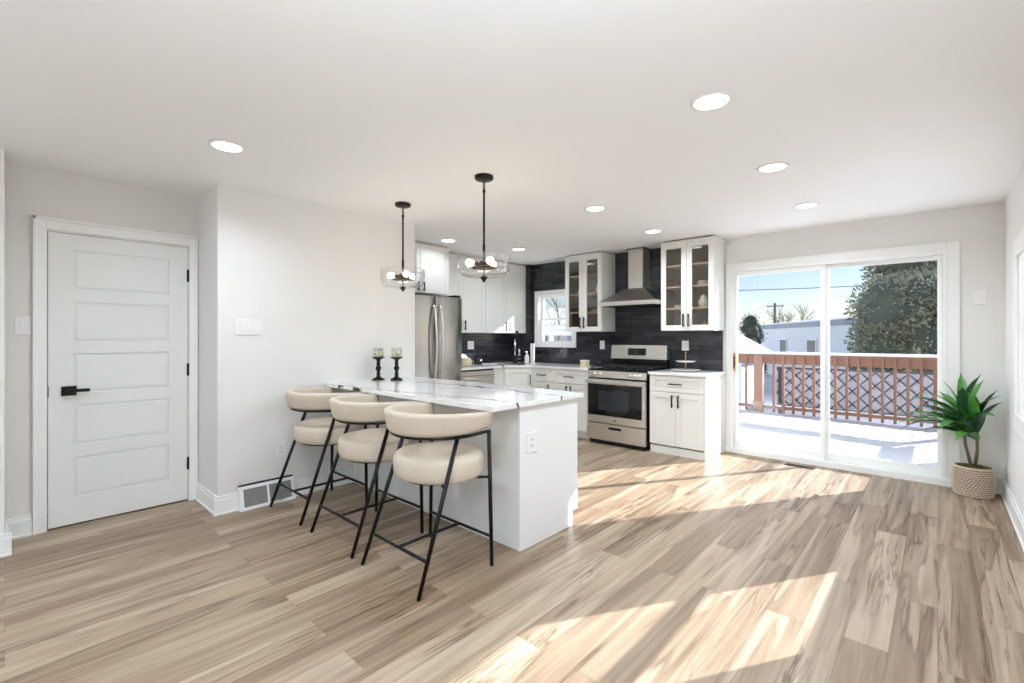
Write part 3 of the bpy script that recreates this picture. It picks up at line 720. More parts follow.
plate('light_switch', (0, YB, 0), XP, YM, .262, 1.65, .085, .12, 'light switch on the wall right of the sliding door', what='switch')

# ------------------------------------------------------------------ wall return vent
t = thing('air_vent', (XS + .03, 1.39, 0), 'white double air vent with grey filters standing against the wall by stools', 'vent')
ya, yb2 = 1.19, 1.60
def slab(y0, y1, s0, s1, d0, d1):
    # leaning face: s = 0 bottom .. 1 top
    def P(y, s, dd): return (XS + .075 - .045 * s + dd, y, .002 + .172 * s)
    return [P(y0, s0, d0), P(y1, s0, d0), P(y1, s1, d0), P(y0, s1, d0), P(y0, s0, d1), P(y1, s0, d1), P(y1, s1, d1), P(y0, s1, d1)]
BF = [(0, 3, 2, 1), (4, 5, 6, 7), (0, 1, 5, 4), (1, 2, 6, 5), (2, 3, 7, 6), (3, 0, 4, 7)]
mb = MB(); ymid = (ya + yb2) / 2
for a in ((ya, yb2, 0, .13), (ya, yb2, .87, 1), (ya, ya + .03, .13, .87), (yb2 - .03, yb2, .13, .87), (ymid - .008, ymid + .008, .13, .87)): mb.add(slab(*a, -.012, .0), BF)
mb.build('frame', M['white_pl'], t, bevel=.002)
for a, b in ((ya + .03, ymid - .008), (ymid + .008, yb2 - .03)): MB().add(slab(a, b, .13, .87, -.011, -.004), BF).build('filter_screen', M['filter'], t)
MB().add([(XS + .017, ya, .0), (XS + .06, ya, .0), (XS + .02, ya, .172), (XS + .017, ya, .172), (XS + .017, ya + .004, .0), (XS + .06, ya + .004, .0), (XS + .02, ya + .004, .172), (XS + .017, ya + .004, .172)], BF).build('side_cheek', M['white_pl'], t)
MB().box(XS + .001, ya + .005, .17, XS + .022, yb2 - .01, .184).build('top_gap_shade', M['gap'], t)  # dark strip paints the shaded gap along the vent top

# floor register
t = thing('floor_register', (-1.02, 5.44, 0), 'brown slotted floor register in front of the sliding door', 'vent')
MB().box(-1.16, 5.395, 0, -.90, 5.485, .004).build('frame', M['bronze'], t)
for k in range(10): MB().box(-1.145 + k * .024, 5.41, .004, -1.133 + k * .024, 5.47, .006).build('slot_shade', M['gap'], t)  # dark strips paint the shade inside the open slots

# ------------------------------------------------------------------ bar stools
def rbox_section(w_, h_, r, n=4):
    pts = []
    for cx, cy, a0 in ((w_ / 2 - r, h_ / 2 - r, 0), (-w_ / 2 + r, h_ / 2 - r, 90), (-w_ / 2 + r, -h_ / 2 + r, 180), (w_ / 2 - r, -h_ / 2 + r, 270)):
        for k in range(n + 1):
            a = math.radians(a0 + 90 * k / n); pts.append((cx + r * cos(a), cy + r * sin(a)))
    return pts
STOOL_Y = 1.66
def make_stool():
    root = thing('bar_stool', (0, 0, 0), 'x', 'bar stool', 'cream upholstered bar stools at the peninsula')
    # seat cushion
    prof = [(.001, .512), (.235, .512), (.258, .517), (.269, .532), (.272, .560), (.272, .600), (.268, .622), (.256, .636), (.235, .642), (.12, .647), (.001, .648)]
    MB().lathe(prof, (0, .07, 0), 40, sx=1.02, sy=.93).build('seat', M['fabric'], root)
    MB().lathe([(.001, .497), (.19, .497), (.19, .513), (.001, .513)], (0, .055, 0), 24, smooth=False).build('seat_plate', M['black'], root)
    # backrest band: round at the back, straight arms to the front (+y)
    def upath(rx, ry, yc, yf, nn=26, ns=5):
        out = []
        for k in range(ns): s_ = k / ns; out.append((Vector((-rx * (1 - .05 * (1 - s_)), yf + (yc - yf) * s_, 0)), Vector((-1, 0, 0))))
        for k in range(nn + 1):
            a = pi + pi * k / nn; nv = Vector((cos(a) / rx, sin(a) / ry, 0)).normalized(); out.append((Vector((rx * cos(a), yc + ry * sin(a), 0)), nv))
        for k in range(1, ns + 1): s_ = k / ns; out.append((Vector((rx * (1 - .05 * s_), yc + (yf - yc) * s_, 0)), Vector((1, 0, 0))))
        return out
    sec = rbox_section(.056, .130, .024)
    rings = []; up = upath(.280, .275, .07, .235)
    for k, (c0, nrm) in enumerate(up):
        e_ = abs(2 * k / (len(up) - 1) - 1)
        rings.append([c0 + nrm * (px * (1 - .3 * e_ ** 10) + .012 * (pz / .065)) + Z * (.838 + pz * (1 - .36 * e_ ** 3)) for px, pz in sec])
    MB().loft(rings).build('backrest', M['fabric'], root)
    MB().tube([c0 + Z * .768 for c0, nrm in upath(.274, .269, .07, .235)], .010, 8).build('back_frame', M['black'], root)
    def leg(p0, p1): return MB().tube([p0, p1], [.011, .0125], 10)
    feet = {'rl': ((-.268, -.270, 0), (-.240, .01, .765)), 'rr': ((.268, -.270, 0), (.240, .01, .765)),
            'fl': ((-.285, .228, 0), (-.262, .228, .765)), 'fr': ((.285, .228, 0), (.262, .228, .765))}
    for k_, (a, b) in feet.items(): leg(a, b).build('leg', M['black'], root)
    def at(k_, z):
        a, b = Vector(feet[k_][0]), Vector(feet[k_][1]); return a + (b - a) * (z / .765)
    zr_ = .165
    MB().tube([at('rl', zr_), at('rr', zr_)], .009, 8).build('footrest', M['black'], root)
    MB().tube([at('fl', zr_), at('fr', zr_)], .009, 8).build('footrest', M['black'], root)
    MB().tube([(at('rl', zr_) + at('rr', zr_)) / 2, (at('fl', zr_) + at('fr', zr_)) / 2], .009, 8).build('stretcher', M['black'], root)
    for s, kk in ((-1, 'fl'), (1, 'fr')): MB().tube([at(kk, .505), (s * .15, .12, .503)], .008, 8).build('seat_bracket', M['black'], root)
    for s, kk in ((-1, 'rl'), (1, 'rr')): MB().tube([at(kk, .505), (s * .12, -.02, .503)], .008, 8).build('seat_bracket', M['black'], root)
    return root
st = make_stool()
labels = ['cream bar stool nearest the camera at the open end of the peninsula', 'cream bar stool in the middle of the three at the peninsula', 'cream bar stool nearest the left wall and its air vent']
for i, (x, rz) in enumerate(((-2.172, .0), (-2.83, 0.0), (-3.535, 0.0))):
    s_ = st if i == 0 else copy_tree(st)
    s_.location = (x, STOOL_Y, 0); s_.rotation_euler.z = rz; s_['label'] = labels[i]

# ------------------------------------------------------------------ pendants
def pendant(x, y, label):
    t = thing('pendant_lamp', (x, y, CE), label, 'pendant lamp', 'glass bowl pendants over the peninsula')
    MB().lathe([(.001, CE - .001), (.066, CE - .001), (.066, CE - .020), (.055, CE - .028), (.001, CE - .028)], (x, y, 0), 28).build('canopy', M['black'], t)
    mb = MB()   # chain link loops
    for k, zc in enumerate((2.395, 2.372, 2.350)):
        pts = []
        for j in range(13):
            a = 2 * pi * j / 12; dx = .009 * cos(a)
            pts.append((x + (dx if k % 2 == 0 else 0), y + (0 if k % 2 == 0 else dx), zc + .017 * sin(a)))
        mb.tube(pts, .0028, 6)
    mb.build('chain', M['black'], t)
    MB().tube([(x, y, 2.335), (x, y, 1.835)], .0075, 10).tube([(x, y, 1.96), (x, y, 1.885)], .0105, 12).tube([(x, y, 2.345), (x, y, 2.325)], .010, 10).build('stem', M['black'], t)
    hub = MB().lathe([(.001, 1.842), (.030, 1.842), (.034, 1.832), (.034, 1.812), (.001, 1.812)], (x, y, 0), 20).build('hub', M['bronze'], t)
    MB().lathe([(.001, 1.800), (.085, 1.800), (.09, 1.796), (.085, 1.792), (.001, 1.792)], (x, y, 0), 28).build('lower_disc', M['bronze'], t)
    for k in range(3):
        a = math.radians(100 + 120 * k); dx, dy = cos(a), sin(a)
        so = MB().tube([(x + dx * .03, y + dy * .03, 1.824), (x + dx * .07, y + dy * .07, 1.828)], [.013, .014], 10).build('socket', M['bronze'], t)
        b = MB()
        cb = Vector((x + dx * .10, y + dy * .10, 1.832)); dv = Vector((dx, dy, .1)).normalized()
        b.tube([cb - dv * .032, cb - dv * .02, cb - dv * .002, cb + dv * .016, cb + dv * .028, cb + dv * .032], [.012, .018, .026, .024, .013, .002], 12)
        b.build('bulb', M['bulb'], t)
    # glass bowl: open wide drum with softened lower edge, slight wall
    R_ = .187
    prof = [(R_ * .97, 1.878), (R_ * 1.0, 1.86), (R_ * .985, 1.80), (R_ * .93, 1.76), (R_ * .80, 1.738), (R_ * .50, 1.728), (R_ * .2, 1.724), (.012, 1.722)]
    inner = [(r - .004, z + .003) for r, z in prof[::-1]]
    MB().lathe(prof + inner + [prof[0]], (x, y, 0), 48, caps=False).build('glass_bowl', M['bowl'], t)
    MB().lathe([(.001, 1.742), (.026, 1.734), (.028, 1.728), (.016, 1.712), (.007, 1.698), (.001, 1.690)], (x, y, 0), 20).tube([(x, y, 1.80), (x, y, 1.735)], .005, 8).build('finial', M['black'], t)
    ld = bpy.data.lights.new('bulb_light', 'POINT'); ld.energy = 1.6; ld.color = (1, .84, .66); ld.shadow_soft_size = .05
    lo = bpy.data.objects.new('bulb_light', ld); COL.objects.link(lo); lo.parent = t; lo.location = (0, 0, 1.875 - CE)
pendant(-2.352, 2.276, 'black-stemmed glass bowl pendant over the open end of the peninsula')
pendant(-3.343, 2.281, 'black-stemmed glass bowl pendant nearer the left wall')

# ------------------------------------------------------------------ candle holders
def candle(x, y, label):
    zb = .9155
    t = thing('candle_holder', (x, y, zb), label, 'candle holder', 'black turned candle holders on the peninsula')
    pr = [(.001, 0), (.055, 0), (.056, .008), (.040, .018), (.018, .032), (.014, .045), (.022, .055), (.014, .065), (.016, .085), (.026, .105), (.024, .120), (.014, .135), (.020, .150), (.014, .165), (.018, .185), (.045, .200), (.056, .204), (.056, .211), (.001, .211)]
    MB().lathe([(r, zb + z) for r, z in pr], (x, y, 0), 24).build('body', M['black'], t)
    zc = zb + .2115
    MB().lathe([(.046, zc), (.048, zc + .088), (.045, zc + .088), (.043, zc + .003)], (x, y, 0), 24, caps=False).build('glass_cup', M['bowl'], t)
    MB().lathe([(.001, zc), (.036, zc), (.036, zc + .05), (.030, zc + .054), (.001, zc + .052)], (x, y, 0), 20).build('candle', M['wax'], t)
    mb = MB(); rr = random.Random(int(x * 1000))
    for k in range(26):
        a = rr.uniform(0, 6.28); r1 = rr.uniform(.025, .041); z = zc + rr.uniform(.008, .075)
        mb.ball((x + r1 * cos(a), y + r1 * sin(a), z), .006, 6, 4)
    mb.build('greenery', M['moss'], t)
candle(-3.79, 2.32, 'left black turned candle holder on the peninsula by the wall')
candle(-3.655, 2.425, 'right black turned candle holder on the peninsula by the wall')

# ------------------------------------------------------------------ counter items
# faucet
t = thing('kitchen_faucet', (-4.72, 5.22, .915), 'tall spring-neck kitchen faucet on the corner worktop', 'faucet')
fx_, fy_ = -4.72, 5.22; dv = Vector((.95, -.3, 0)).normalized()
MB().lathe([(.001, .915), (.032, .915), (.032, .93), (.024, .94), (.022, 1.02), (.001, 1.02)], (fx_, fy_, 0), 20).build('base', M['black'], t)
MB().tube([(fx_, fy_, 1.0), (fx_, fy_, 1.28)], .013, 12).build('riser', M['chrome'], t)
pts = [Vector((fx_, fy_, 1.27))]
for k in range(13):
    a = pi - pi * k / 12; pts.append(Vector((fx_, fy_, 1.31)) + dv * (.052 + .052 * cos(a)) + Z * (.085 * sin(a)))
pts += [Vector((fx_, fy_, 1.22)) + dv * .108, Vector((fx_, fy_, 1.12)) + dv * .118]
sp = MB().tube(pts, .009, 10)
hx = []
L0 = 0
for i in range(len(pts) - 1):
    for j in range(10):
        q = pts[i].lerp(pts[i + 1], j / 10); hx.append(q)
coil = []
for i, q in enumerate(hx):
    tdir = (hx[min(i + 1, len(hx) - 1)] - hx[max(i - 1, 0)]).normalized(); sd = Vector((-dv.y, dv.x, 0)); up = sd.cross(tdir)
    coil.append(q + (sd * cos(i * 1.2) + up * sin(i * 1.2)) * .012)
sp.tube(coil, .0025, 5)
sp.build('spring_neck', M['black'], t)
e_ = Vector((fx_, fy_, 0)) + dv * .119
MB().tube([e_ + Z * 1.13, e_ + dv * .006 + Z * 1.03], [.013, .017], 12).build('spray_head', M['chrome'], t)
MB().tube([(fx_ + .02, fy_ + .01, .97), (fx_ + .085, fy_ + .03, .99)], .006, 8).build('lever', M['chrome'], t)
# soap bottle
t = thing('soap_bottle', (-4.57, 5.36, .915), 'white pump soap bottle beside the kitchen faucet', 'bottle')
MB().lathe([(.001, .9155), (.034, .9155), (.036, .93), (.036, 1.01), (.026, 1.035), (.013, 1.045), (.013, 1.055), (.001, 1.055)], (-4.57, 5.32, 0), 20).build('body', M['white_pl'], t)
MB().tube([(-4.57, 5.32, 1.055), (-4.57, 5.32, 1.085)], .006, 8).box(-4.578, 5.285, 1.082, -4.562, 5.33, 1.094).build('pump', M['white_pl'], t)
# upright white board
t = thing('cutting_board', (-4.35, 5.2, .915), 'tall narrow white board standing upright on the worktop by the window', 'cutting board')
MB().box(-4.40, 5.20, .9155, -4.33, 5.218, 1.215).build('board', M['white_pl'], t, bevel=.004)
MB().box(-4.415, 5.18, .9155, -4.315, 5.24, .925).build('foot', M['white_pl'], t, bevel=.003)
# cream box by range
t = thing('canister', (-3.50, 5.3, .915), 'small cream square canister on the worktop left of the range', 'canister')
MB().box(-3.555, 5.24, .9155, -3.465, 5.33, .985).build('body', M['cream'], t, bevel=.006)
MB().box(-3.558, 5.237, .985, -3.462, 5.333, 1.0).build('lid', M['ceramic'], t, bevel=.004)
t = thing('coffee_pot', (-3.42, 5.46, .915), 'small black pot against the tile just left of the range', 'pot')
MB().lathe([(.001, .9155), (.05, .9155), (.056, .93), (.056, .985), (.05, .995), (.001, .995)], (-3.40, 5.47, 0), 20).build('body', M['blackp'], t)
MB().lathe([(.001, .995), (.048, .995), (.03, 1.006), (.008, 1.01), (.008, 1.02), (.001, 1.022)], (-3.40, 5.47, 0), 16).build('lid', M['blackp'], t)
# bread / vase by fridge
t = thing('woven_vase', (-4.66, 4.19, .915), 'round cream woven vase on the worktop beside the fridge', 'vase')
MB().lathe([(.001, .9155), (.05, .9155), (.078, .945), (.082, .985), (.066, 1.02), (.04, 1.035), (.034, 1.035), (.06, 1.01), (.001, .99)], (-4.66, 4.17, 0), 24).build('body', M['cream'], t)
t = thing('serving_tray', (-4.85, 4.4, .915), 'white rounded tray leaning on the tile beside the fridge', 'tray')
mb = MB(); rg = []
for (off, sc_) in ((0, 1), (.012, 1)):
    rg.append([(XK + .05 + off - .03 * (z_ - .93) / .16, 4.42 + y_, z_) for y_, z_ in [(.13 * cos(a) * (1 if abs(cos(a)) < .9 else 1), .995 + .075 * sin(a)) for a in [2 * pi * k / 28 for k in range(28)]]])
mb.loft(rg, smooth=False); mb.build('plate', M['ceramic'], t, bevel=.002)
t = thing('tea_kettle', (-4.82, 4.53, .915), 'dark domed tea kettle on the worktop near the fridge', 'kettle')
MB().lathe([(.001, .9155), (.060, .9155), (.072, .93), (.074, .96), (.064, .992), (.04, 1.012), (.001, 1.018)], (-4.84, 4.56, 0), 24).build('body', M['blackp'], t)
MB().tube([(-4.84 + .05, 4.56, 1.0), (-4.84 + .05, 4.56, 1.03), (-4.84, 4.56, 1.05), (-4.84 - .05, 4.56, 1.03), (-4.84 - .05, 4.56, 1.0)], .005, 8).build('handle', M['black'], t)
MB().tube([(-4.84, 4.62, .96), (-4.84, 4.66, .995)], [.014, .008], 10).build('spout', M['blackp'], t)
# tiered stand on right worktop
sx_, sy_ = -2.155, 5.33
t = thing('tiered_stand', (sx_, sy_, .915), 'two-tier white plate stand with copper rod right of the range', 'stand')
def dish(r, z): return MB().lathe([(.001, z), (r * .8, z), (r, z + .010), (r, z + .014), (r * .8, z + .004), (.001, z + .004)], (sx_, sy_, 0), 32)
MB().lathe([(.001, .9155), (.045, .9155), (.045, .92), (.001, .921)], (sx_, sy_, 0), 20).build('foot', M['copper'], t)
dish(.165, .921).build('lower_plate', M['ceramic'], t)
dish(.11, 1.02).build('upper_plate', M['ceramic'], t)
MB().tube([(sx_, sy_, .92), (sx_, sy_, 1.12)], .006, 10).ball((sx_, sy_, 1.13), .011, 10, 6).build('rod', M['copper'], t)

# ------------------------------------------------------------------ potted plant
bx_, by_ = .215, 5.43
t = thing('potted_plant', (bx_, by_, 0), 'leafy green potted dracaena in a woven basket in the right corner', 'plant')
R0 = .124; HB = .235
def rad(z): s = z / HB; return R0 * (.93 + .12 * sin(pi * min(1, s * .9 + .05)))
bk = MB().lathe([(.001, .0), (rad(0) - .012, .0)] + [(rad(HB * k / 8) - .008, HB * k / 8) for k in range(9)] + [(rad(HB) - .018, HB), (rad(HB) - .02, HB - .05), (.001, HB - .05)], (bx_, by_, 0), 32).build('basket', M['weave_dark'], t)
mb = MB(); rows, cols = 14, 40
for i in range(rows):
    z = .012 + (HB - .018) * i / (rows - 1)
    for j in range(cols):
        a = 2 * pi * (j + i * .5) / cols; r = rad(z)
        c = Vector((bx_ + r * cos(a), by_ + r * sin(a), z)); tg = Vector((-sin(a), cos(a), .45)).normalized(); nn = Vector((cos(a), sin(a), 0)); bb = tg.cross(nn)
        rg = []
        for s, q in ((-1, .15), (-.5, .85), (.3, 1), (1, .15)):
            rg.append([c + tg * .0125 * s + (nn * cos(b_) * .0055 + bb * sin(b_) * .0068) * q for b_ in [pi / 2 * m_ for m_ in range(4)]])
        mb.loft(rg)
pts = [(bx_ + rad(HB) * cos(a), by_ + rad(HB) * sin(a), HB) for a in [2 * pi * k / 40 for k in range(41)]]
mb.tube(pts, .008, 6)
mb.build('weave', M['weave'], bk)
mb = MB(); rr = random.Random(3)
for k in range(220):
    a = rr.uniform(0, 6.28); r = (R0 - .02) * rr.random() ** .5
    mb.ball((bx_ + r * cos(a), by_ + r * sin(a), HB - .02 + rr.uniform(-.005, .012)), rr.uniform(.012, .02), 6, 4)
mb.build('moss', M['moss'], t)
rr = random.Random(11)
def leaf_mesh(mb, base, az, el, ln, wd, droop):
    d_ = Vector((cos(az), sin(az), 0)); side = Vector((-sin(az), cos(az), 0)); p = Vector(base); rows_ = []; n_ = 9; e2 = el
    for i in range(n_ + 1):
        s = i / n_; w_ = wd * max(.06, sin(pi * min(1, s * .88 + .10)) ** .8) if s < 1 else .001
        if s > .8: w_ *= (1 - s) / .2 * .9 + .02
        up = Vector((-cos(az) * sin(e2), -sin(az) * sin(e2), cos(e2)))
        rows_.append([p - side * w_ + up * w_ * .35, p - side * w_ * .5 + up * w_ * .10, p + Vector((0, 0, 0)), p + side * w_ * .5 + up * w_ * .10, p + side * w_ + up * w_ * .35])
        p = p + (d_ * cos(e2) + Z * sin(e2)) * (ln / n_); e2 -= droop / n_
    back = [[q - Vector((0, 0, .0012)) for q in row] for row in rows_]
    mb.loft(rows_, closed=False); mb.loft([r[::-1] for r in back], closed=False)
for (top, base, seed_, dirs) in (((bx_ - .06, by_ - .03, .60), (bx_ - .01, by_, .23), 1, 0), ((bx_ + .02, by_ - .05, .53), (bx_ + .012, by_ + .01, .23), 2, 1)):
    stm = MB().tube([base, Vector(base).lerp(Vector(top), .5) + Vector((-.012 + .02 * dirs, 0, 0)), top], [.013, .011, .010], 10).build('stem', M['bark'], t)
    rr = random.Random(seed_ * 5)
    fa, fb = MB(), MB()
    nl = 17
    for k in range(nl):
        s = k / (nl - 1); el = math.radians(26 + 58 * s ** 1.3 + rr.uniform(-5, 5)); reach = max(.35, cos(el - .3))
        full = .45 + rr.uniform(-.05, .03) - .08 * s; az = 2.4 * k + seed_
        for tries in range(12):
            ln = full; ca = cos(az)
            if ca > 0: ln = min(ln, (XR - .02 - top[0]) / (ca * reach))
            if sin(az) > 0: ln = min(ln, (YB - .03 - top[1]) / (sin(az) * reach))
            if ln > .30: break
            az += .7
        b_ = Vector(top) + Z * (-.07 + .13 * s)
        leaf_mesh(fa if (k % 3) else fb, b_, az, el, ln, (.040 + rr.uniform(-.004, .006)) * (.75 + .25 * ln / .45), math.radians(60 + rr.uniform(-10, 15)) * (1.1 - .75 * s))
    fa.build('foliage', M['leaf'], t); fb.build('foliage', M['leafd'], t)

# ------------------------------------------------------------------ OUTSIDE: deck, railings, snow
DZ = -.06
struct('deck_floor', MB().box(-9, YB + T, DZ - .14, 1.2, 9.45, DZ - .04), M['cedar'])
mb = MB(); nx, ny = 60, 30; vs = []
for j in range(ny + 1):
    for i in range(nx + 1):
        x = -8.9 + 9.9 * i / nx; y = YB + T + .01 + 3.62 * j / ny
        vs.append((x, y, DZ + .018 * noise.noise(Vector((x * 1.1, y * 1.6, 0))) + .006 * noise.noise(Vector((x * 5, y * 5, 2)))))
fs = [(j * (nx + 1) + i, j * (nx + 1) + i + 1, (j + 1) * (nx + 1) + i + 1, (j + 1) * (nx + 1) + i) for j in range(ny) for i in range(nx)]
mb.add(vs, fs, True)
tag(mb.build('deck_snow', M['snow']), 'smooth layer of snow covering the deck outside the sliding door', 'snow', kind='stuff')
mb = MB(); nx = ny = 40; vs = []
for j in range(ny + 1):
    for i in range(nx + 1):
        x = -45 + 85 * i / nx; y = -38 + 125 * j / ny
        vs.append((x, y, -1.4 + .18 * noise.noise(Vector((x * .15, y * .15, 4)))))
fs = [(j * (nx + 1) + i, j * (nx + 1) + i + 1, (j + 1) * (nx + 1) + i + 1, (j + 1) * (nx + 1) + i) for j in range(ny) for i in range(nx)]
mb.add(vs, fs, True)
g_ = mb.build('ground', M['snow']); tag(g_, 'snow-covered yard beyond the deck railing', 'ground', kind='structure')

RY = 9.35
def railing(p0, p1, posts, label, zt=1.0):
    p0 = Vector(p0 + (0,)); p1 = Vector(p1 + (0,)); u = (p1 - p0); L = u.length; u.normalize(); n = Vector((u.y, -u.x, 0))
    t = thing('deck_railing', tuple((p0 + p1) / 2 + Z * DZ), label, 'railing')
    MB().obox(p0, u, n, 0, L, zt - .035, zt, -.07, .07).build('cap_rail', M['cedar'], t)
    MB().obox(p0, u, n, 0, L, zt - .175, zt - .035, .0, .04).build('top_rail', M['cedar'], t)
    MB().obox(p0, u, n, 0, L, .02, .07, -.02, .04).build('bottom_rail', M['cedar'], t)
    MB().obox(p0, u, n, 0, L, zt, zt + .045, -.06, .06).obox(p0, u, n, 0, L, .071, .09, -.015, .035).build('snow_cap', M['snow'], t, bevel=.015)
    k = 0; s = .08
    while s < L:
        if all(abs(s - q) > .1 for q in posts): MB().obox(p0, u, n, s - .019, s + .019, -.04, zt - .04, -.036, -.0).build('baluster', M['cedar'], t)
        s += .153; k += 1
    for q in posts: MB().obox(p0, u, n, q - .07, q + .07, DZ - .1, zt - .036, -.07, .02).build('post', M['post'], t)
    return t
railing((.66, RY), (-7.2, RY), [.07, 3.08, 5.4, 7.6], 'red cedar deck railing with snow cap facing the yard')
railing((.66, YB + .25), (.66, RY - .1), [.1, 1.9], 'short red cedar side railing right of the sliding door')

# lattice screen behind the railing
t = thing('lattice_screen', (-.6, 10.3, -1.4), 'pale fence screen with black crisscross lattice behind the deck railing', 'fence')
MB().box(-2.35, 10.37, -.9, 2.4, 10.40, .68).build('panel', M['lattpanel'], t)
for px_ in (-2.3, 0, 2.3): MB().box(px_ - .04, 10.36, -1.4, px_ + .04, 10.44, .70).build('post', M['lattice'], t)
for zz_ in (0,):
    mb = MB(); s = .22
    x = -2.35; 
    def dia(mb, xa, za, xb, zb):
        a = Vector((xa, 10.33, za)); b = Vector((xb, 10.33, zb)); dd = (b - a).normalized(); nn = Vector((-dd.z, 0, dd.x)) * .010
        mb.add([a - nn, b - nn, b + nn, a + nn, a - nn + YM * .02, b - nn + YM * .02, b + nn + YM * .02, a + nn + YM * .02], BF)
    for i in range(21):
        xa = -2.35 + i * s
        for k in range(3):
            za = -.02 + .235 * k
            dia(mb, xa, za, xa + s, za + .235); dia(mb, xa + s, za, xa, za + .235)
    mb.build('lattice', M['lattice'], t)
    MB().box(-2.35, 10.31, .685, 2.4, 10.36, .72).box(-2.35, 10.31, -.05, 2.4, 10.36, -.02).build('rail', M['lattice'], t)

# neighbour's long white building
def wall_building(name, P0, P1, zt, zg, depth, label, mwall, snowroof=True):
    P0 = Vector(P0 + (0,)); P1 = Vector(P1 + (0,)); u = P1 - P0; L = u.length; u.normalize(); n = Vector((u.y, -u.x, 0))
    if n.y > 0: n = -n
    t = thing(name, tuple(P0 + Z * zg), label, 'building')
    MB().obox(P0, u, n, 0, L, zg, zt, -depth, 0).build('wall', mwall, t)
    mb = MB(); z = zg
    while z < zt - .1: mb.obox(P0, u, n, 0, L, z, z + .02, 0, .02); z += .22
    mb.build('siding_laps', mwall, t)
    MB().obox(P0, u, n, -.3, L + .3, zt - .02, zt + .26, -depth - .3, .35).build('roof', M['roofm'], t)
    MB().obox(P0, u, n, -.32, L + .32, zt + .26, zt + .34, -depth - .3, .37).build('roof_snow', M['snow'], t)
    return t, P0, u, n, L
t, P0, u_, n_, L_ = wall_building('neighbour_building', (1.5, 19.2), (-13.0, 43.9), 1.90, -1.4, 8, 'long white sided building with flat roof beyond the deck', M['siding'])
for s in (7.2, 12.6, 17.0):
    wf = MB().obox(P0, u_, n_, s, s + 1.3, .2, 1.2, .02, .06).build('window', M['trim'], t)
    MB().obox(P0, u_, n_, s + .1, s + 1.2, .28, 1.12, .06, .065).build('pane', mat('dark window pane', (96, 104, 116), .15, var=.1), wf)

# small gabled shed with a snowy roof
t = thing('garden_shed', (-6.2, 18.5, -1.4), 'low shed under a steep snow-covered roof at the left of the yard', 'shed')
yA, yB_ = 17.2, 20.0
MB().box(-8.4, yA, -1.4, -5.0, yB_, .6).add([(-8.4, yA, .6), (-5.0, yA, .6), (-6.7, yA, 1.6), (-8.4, yB_, .6), (-5.0, yB_, .6), (-6.7, yB_, 1.6)], [(0, 1, 2), (3, 5, 4), (0, 2, 5, 3), (1, 4, 5, 2), (0, 3, 4, 1)]).build('walls', M['siding'], t)
mb = MB()
for xs_, xe_ in ((-6.7, -4.7), (-6.7, -8.7)):
    zs_, ze_ = 1.68, .52
    mb.add([(xs_, yA - .25, zs_), (xe_, yA - .25, ze_), (xe_, yB_ + .2, ze_), (xs_, yB_ + .2, zs_), (xs_, yA - .25, zs_ + .2), (xe_, yA - .25, ze_ + .2), (xe_, yB_ + .2, ze_ + .2), (xs_, yB_ + .2, zs_ + .2)], BF)
mb.build('roof_snow', M['snow'], t, bevel=.05)

# house seen through the small kitchen window: snowy roof and tan wall
t = thing('neighbour_house', (-16, 20, -1.4), 'snow-roofed tan house seen through the small kitchen window', 'building')
MB().box(-30, 23, -1.4, -13.6, 31, 2.2).build('walls', mat('tan siding', (206, 200, 190), .7, var=.1, vscale=1.5), t)
mb = MB().add([(-30.4, 22.4, 1.8), (-13.2, 22.4, 1.8), (-13.2, 27, 3.1), (-30.4, 27, 3.1), (-30.4, 22.4, 2.1), (-13.2, 22.4, 2.1), (-13.2, 27, 3.4), (-30.4, 27, 3.4)], BF)
mb.build('roof_snow', M['snow'], t)
for xx in (-16.5, -19.0, -21.5): MB().box(xx, 22.95, .4, xx + 1.0, 23.0, 1.5).build('window', M['roofm'], t)

t = thing('garden_arbor', (-8.9, 12.2, -1.4), 'snow-capped white garden arbor seen low in the kitchen window', 'arbor')
for xx, yy in ((-9.9, 11.6), (-7.7, 11.6), (-9.9, 12.8), (-7.7, 12.8)): MB().box(xx - .06, yy - .06, -1.4, xx + .06, yy + .06, 1.38).build('post', M['siding'], t)
for yy in (11.6, 12.8): MB().box(-10.2, yy - .03, 1.36, -7.4, yy + .03, 1.50).build('beam', M['siding'], t)
MB().box(-9.9, 11.58, 1.10, -7.7, 11.62, 1.16).build('rail', M['siding'], t)
for k in range(9): MB().box(-10.05 + k * .31, 11.3, 1.50, -10.0 + k * .31, 13.1, 1.58).build('rafter', M['siding'], t)
MB().box(-10.15, 11.35, 1.58, -7.45, 13.05, 1.68).build('snow_cap', M['snow'], t, bevel=.04)

# ------------------------------------------------------------------ trees
def bare_tree(base, h, spread, label, seed_, group=None, levels=6, r0=.12, snowy=False):
    rr = random.Random(seed_); br = MB(); tw = MB()
    t = thing('bare_tree', base, label, 'tree', group)
    def grow(p, d_, l, r, lev):
        q = p + d_ * l; q2 = p.lerp(q, .5) + Vector((rr.uniform(-1, 1), rr.uniform(-1, 1), 0)) * l * .05
        (br if lev >= levels - 2 else tw).tube([p, q2, q], [r, r * .85, r * .68], 5)
        if lev == 0: return
        for k in range(3 if lev > 1 else 2):
            nd = (d_ + Vector((rr.uniform(-1, 1), rr.uniform(-1, 1), rr.uniform(-.15, .6))) * spread).normalized()
            grow(q if k else p.lerp(q, .75), nd, l * rr.uniform(.66, .84), r * .6, lev - 1)
    grow(Vector(base), Z.copy(), h * .27, r0, levels - 1)
    br.build('trunk', M['twig'], t); tw.build('branches', M['twig'], t)
    return t
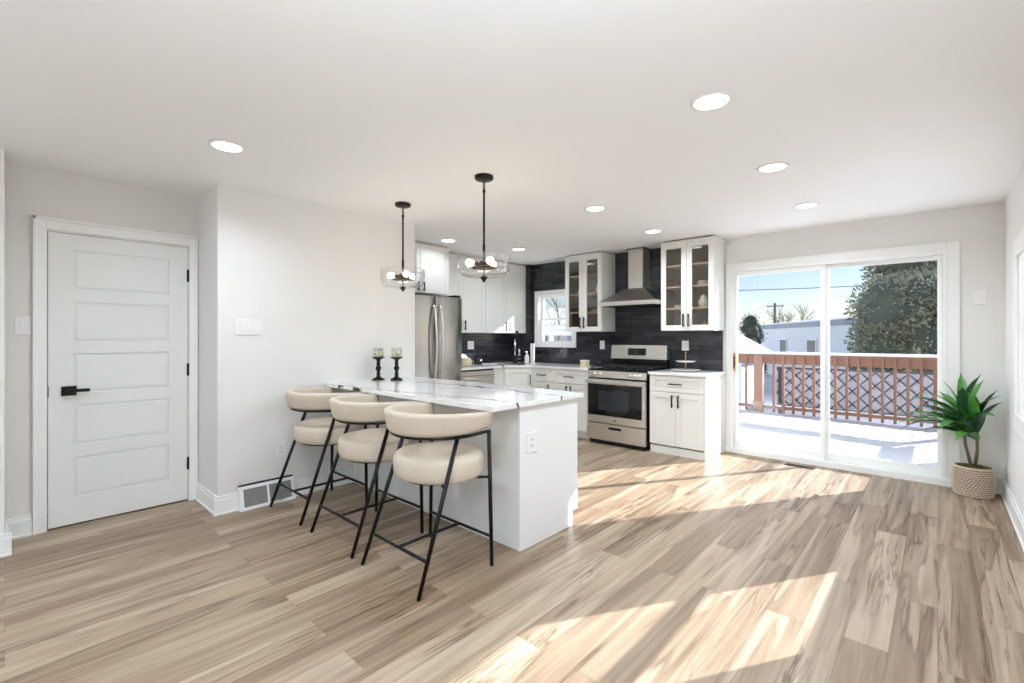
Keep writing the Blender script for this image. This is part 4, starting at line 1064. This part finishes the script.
def evergreen(base, h, rx, label, seed_, m='needle', n=9000, power=.8, zb=.0):
    rr = random.Random(seed_); mb = MB(); base = Vector(base)
    t = thing('evergreen_tree', tuple(base), label, 'tree')
    MB().tube([base, base + Z * h * .85], [.16, .04], 8).build('trunk', M['twig'], t)
    blobs = []
    for k in range(46):
        s = rr.random() ** .8; a = rr.uniform(0, 2 * pi); w_ = rx * (1 - s ** 2.6) ** .5
        r_ = w_ * rr.uniform(.45, .8); blobs.append((base + Vector((r_ * cos(a), r_ * sin(a), zb + h * (.06 + .86 * s))), rx * rr.uniform(.28, .46)))
    for k in range(n):
        c, r = blobs[rr.randrange(len(blobs))]
        d_ = Vector((rr.gauss(0, 1), rr.gauss(0, 1), rr.gauss(0, 1))).normalized()
        p = c + d_ * r * rr.uniform(.72, 1.12); out = (d_ + Z * rr.uniform(-.2, .7) + Vector((rr.uniform(-.5, .5), rr.uniform(-.5, .5), 0))).normalized()
        sd = out.cross(Vector((rr.uniform(-1, 1), rr.uniform(-1, 1), rr.uniform(-1, 1)))).normalized()
        l = rr.uniform(.06, .14); w_ = l * .25
        mb.add([p, p + out * l * .5 + sd * w_, p + out * l, p + out * l * .5 - sd * w_], [(0, 1, 2, 3)])
    mb.build('foliage', M[m], t)
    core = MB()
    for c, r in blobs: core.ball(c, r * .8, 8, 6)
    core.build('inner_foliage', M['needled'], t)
    return t
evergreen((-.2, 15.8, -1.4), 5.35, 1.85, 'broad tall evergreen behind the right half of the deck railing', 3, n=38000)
evergreen((-7.0, 25.5, -1.4), 3.9, .8, 'small dark conifer above the snowy shed roof', 5, 'needled', 1800)
bare_tree((-12.6, 63.5, -1.4), 8.2, .75, 'distant bare tree rising over the white building roof', 4, r0=.22)
bare_tree((-10.7, 14.0, -1.4), 6.6, .75, 'bare tree outside the small kitchen window', 9, levels=7, r0=.07)

# utility pole and cable
t = thing('utility_pole', (-14.6, 58, -1.4), 'wooden utility pole standing over the white building', 'utility pole')
MB().tube([(-13.4, 58, -1.4), (-13.4, 58, 5.1)], .14, 8).build('pole', M['pole'], t)
MB().box(-14.3, 57.95, 4.7, -12.5, 58.05, 4.82).build('crossarm', M['pole'], t)
mb = MB(); pts = []
for k in range(25):
    s = k / 24; pts.append((-10.3 + 20.3 * s, 22.5 + 3.4 * s, 3.58 - .9 * (1 - (2 * s - 1) ** 2) * .25 + .12 * s))
mb.tube(pts, .018, 5); tag(mb.build('power_cable', M['wire']), 'thin power cable crossing the sky above the yard', 'cable')

for o in bpy.data.objects:
    if '_o' in o: del o['_o']
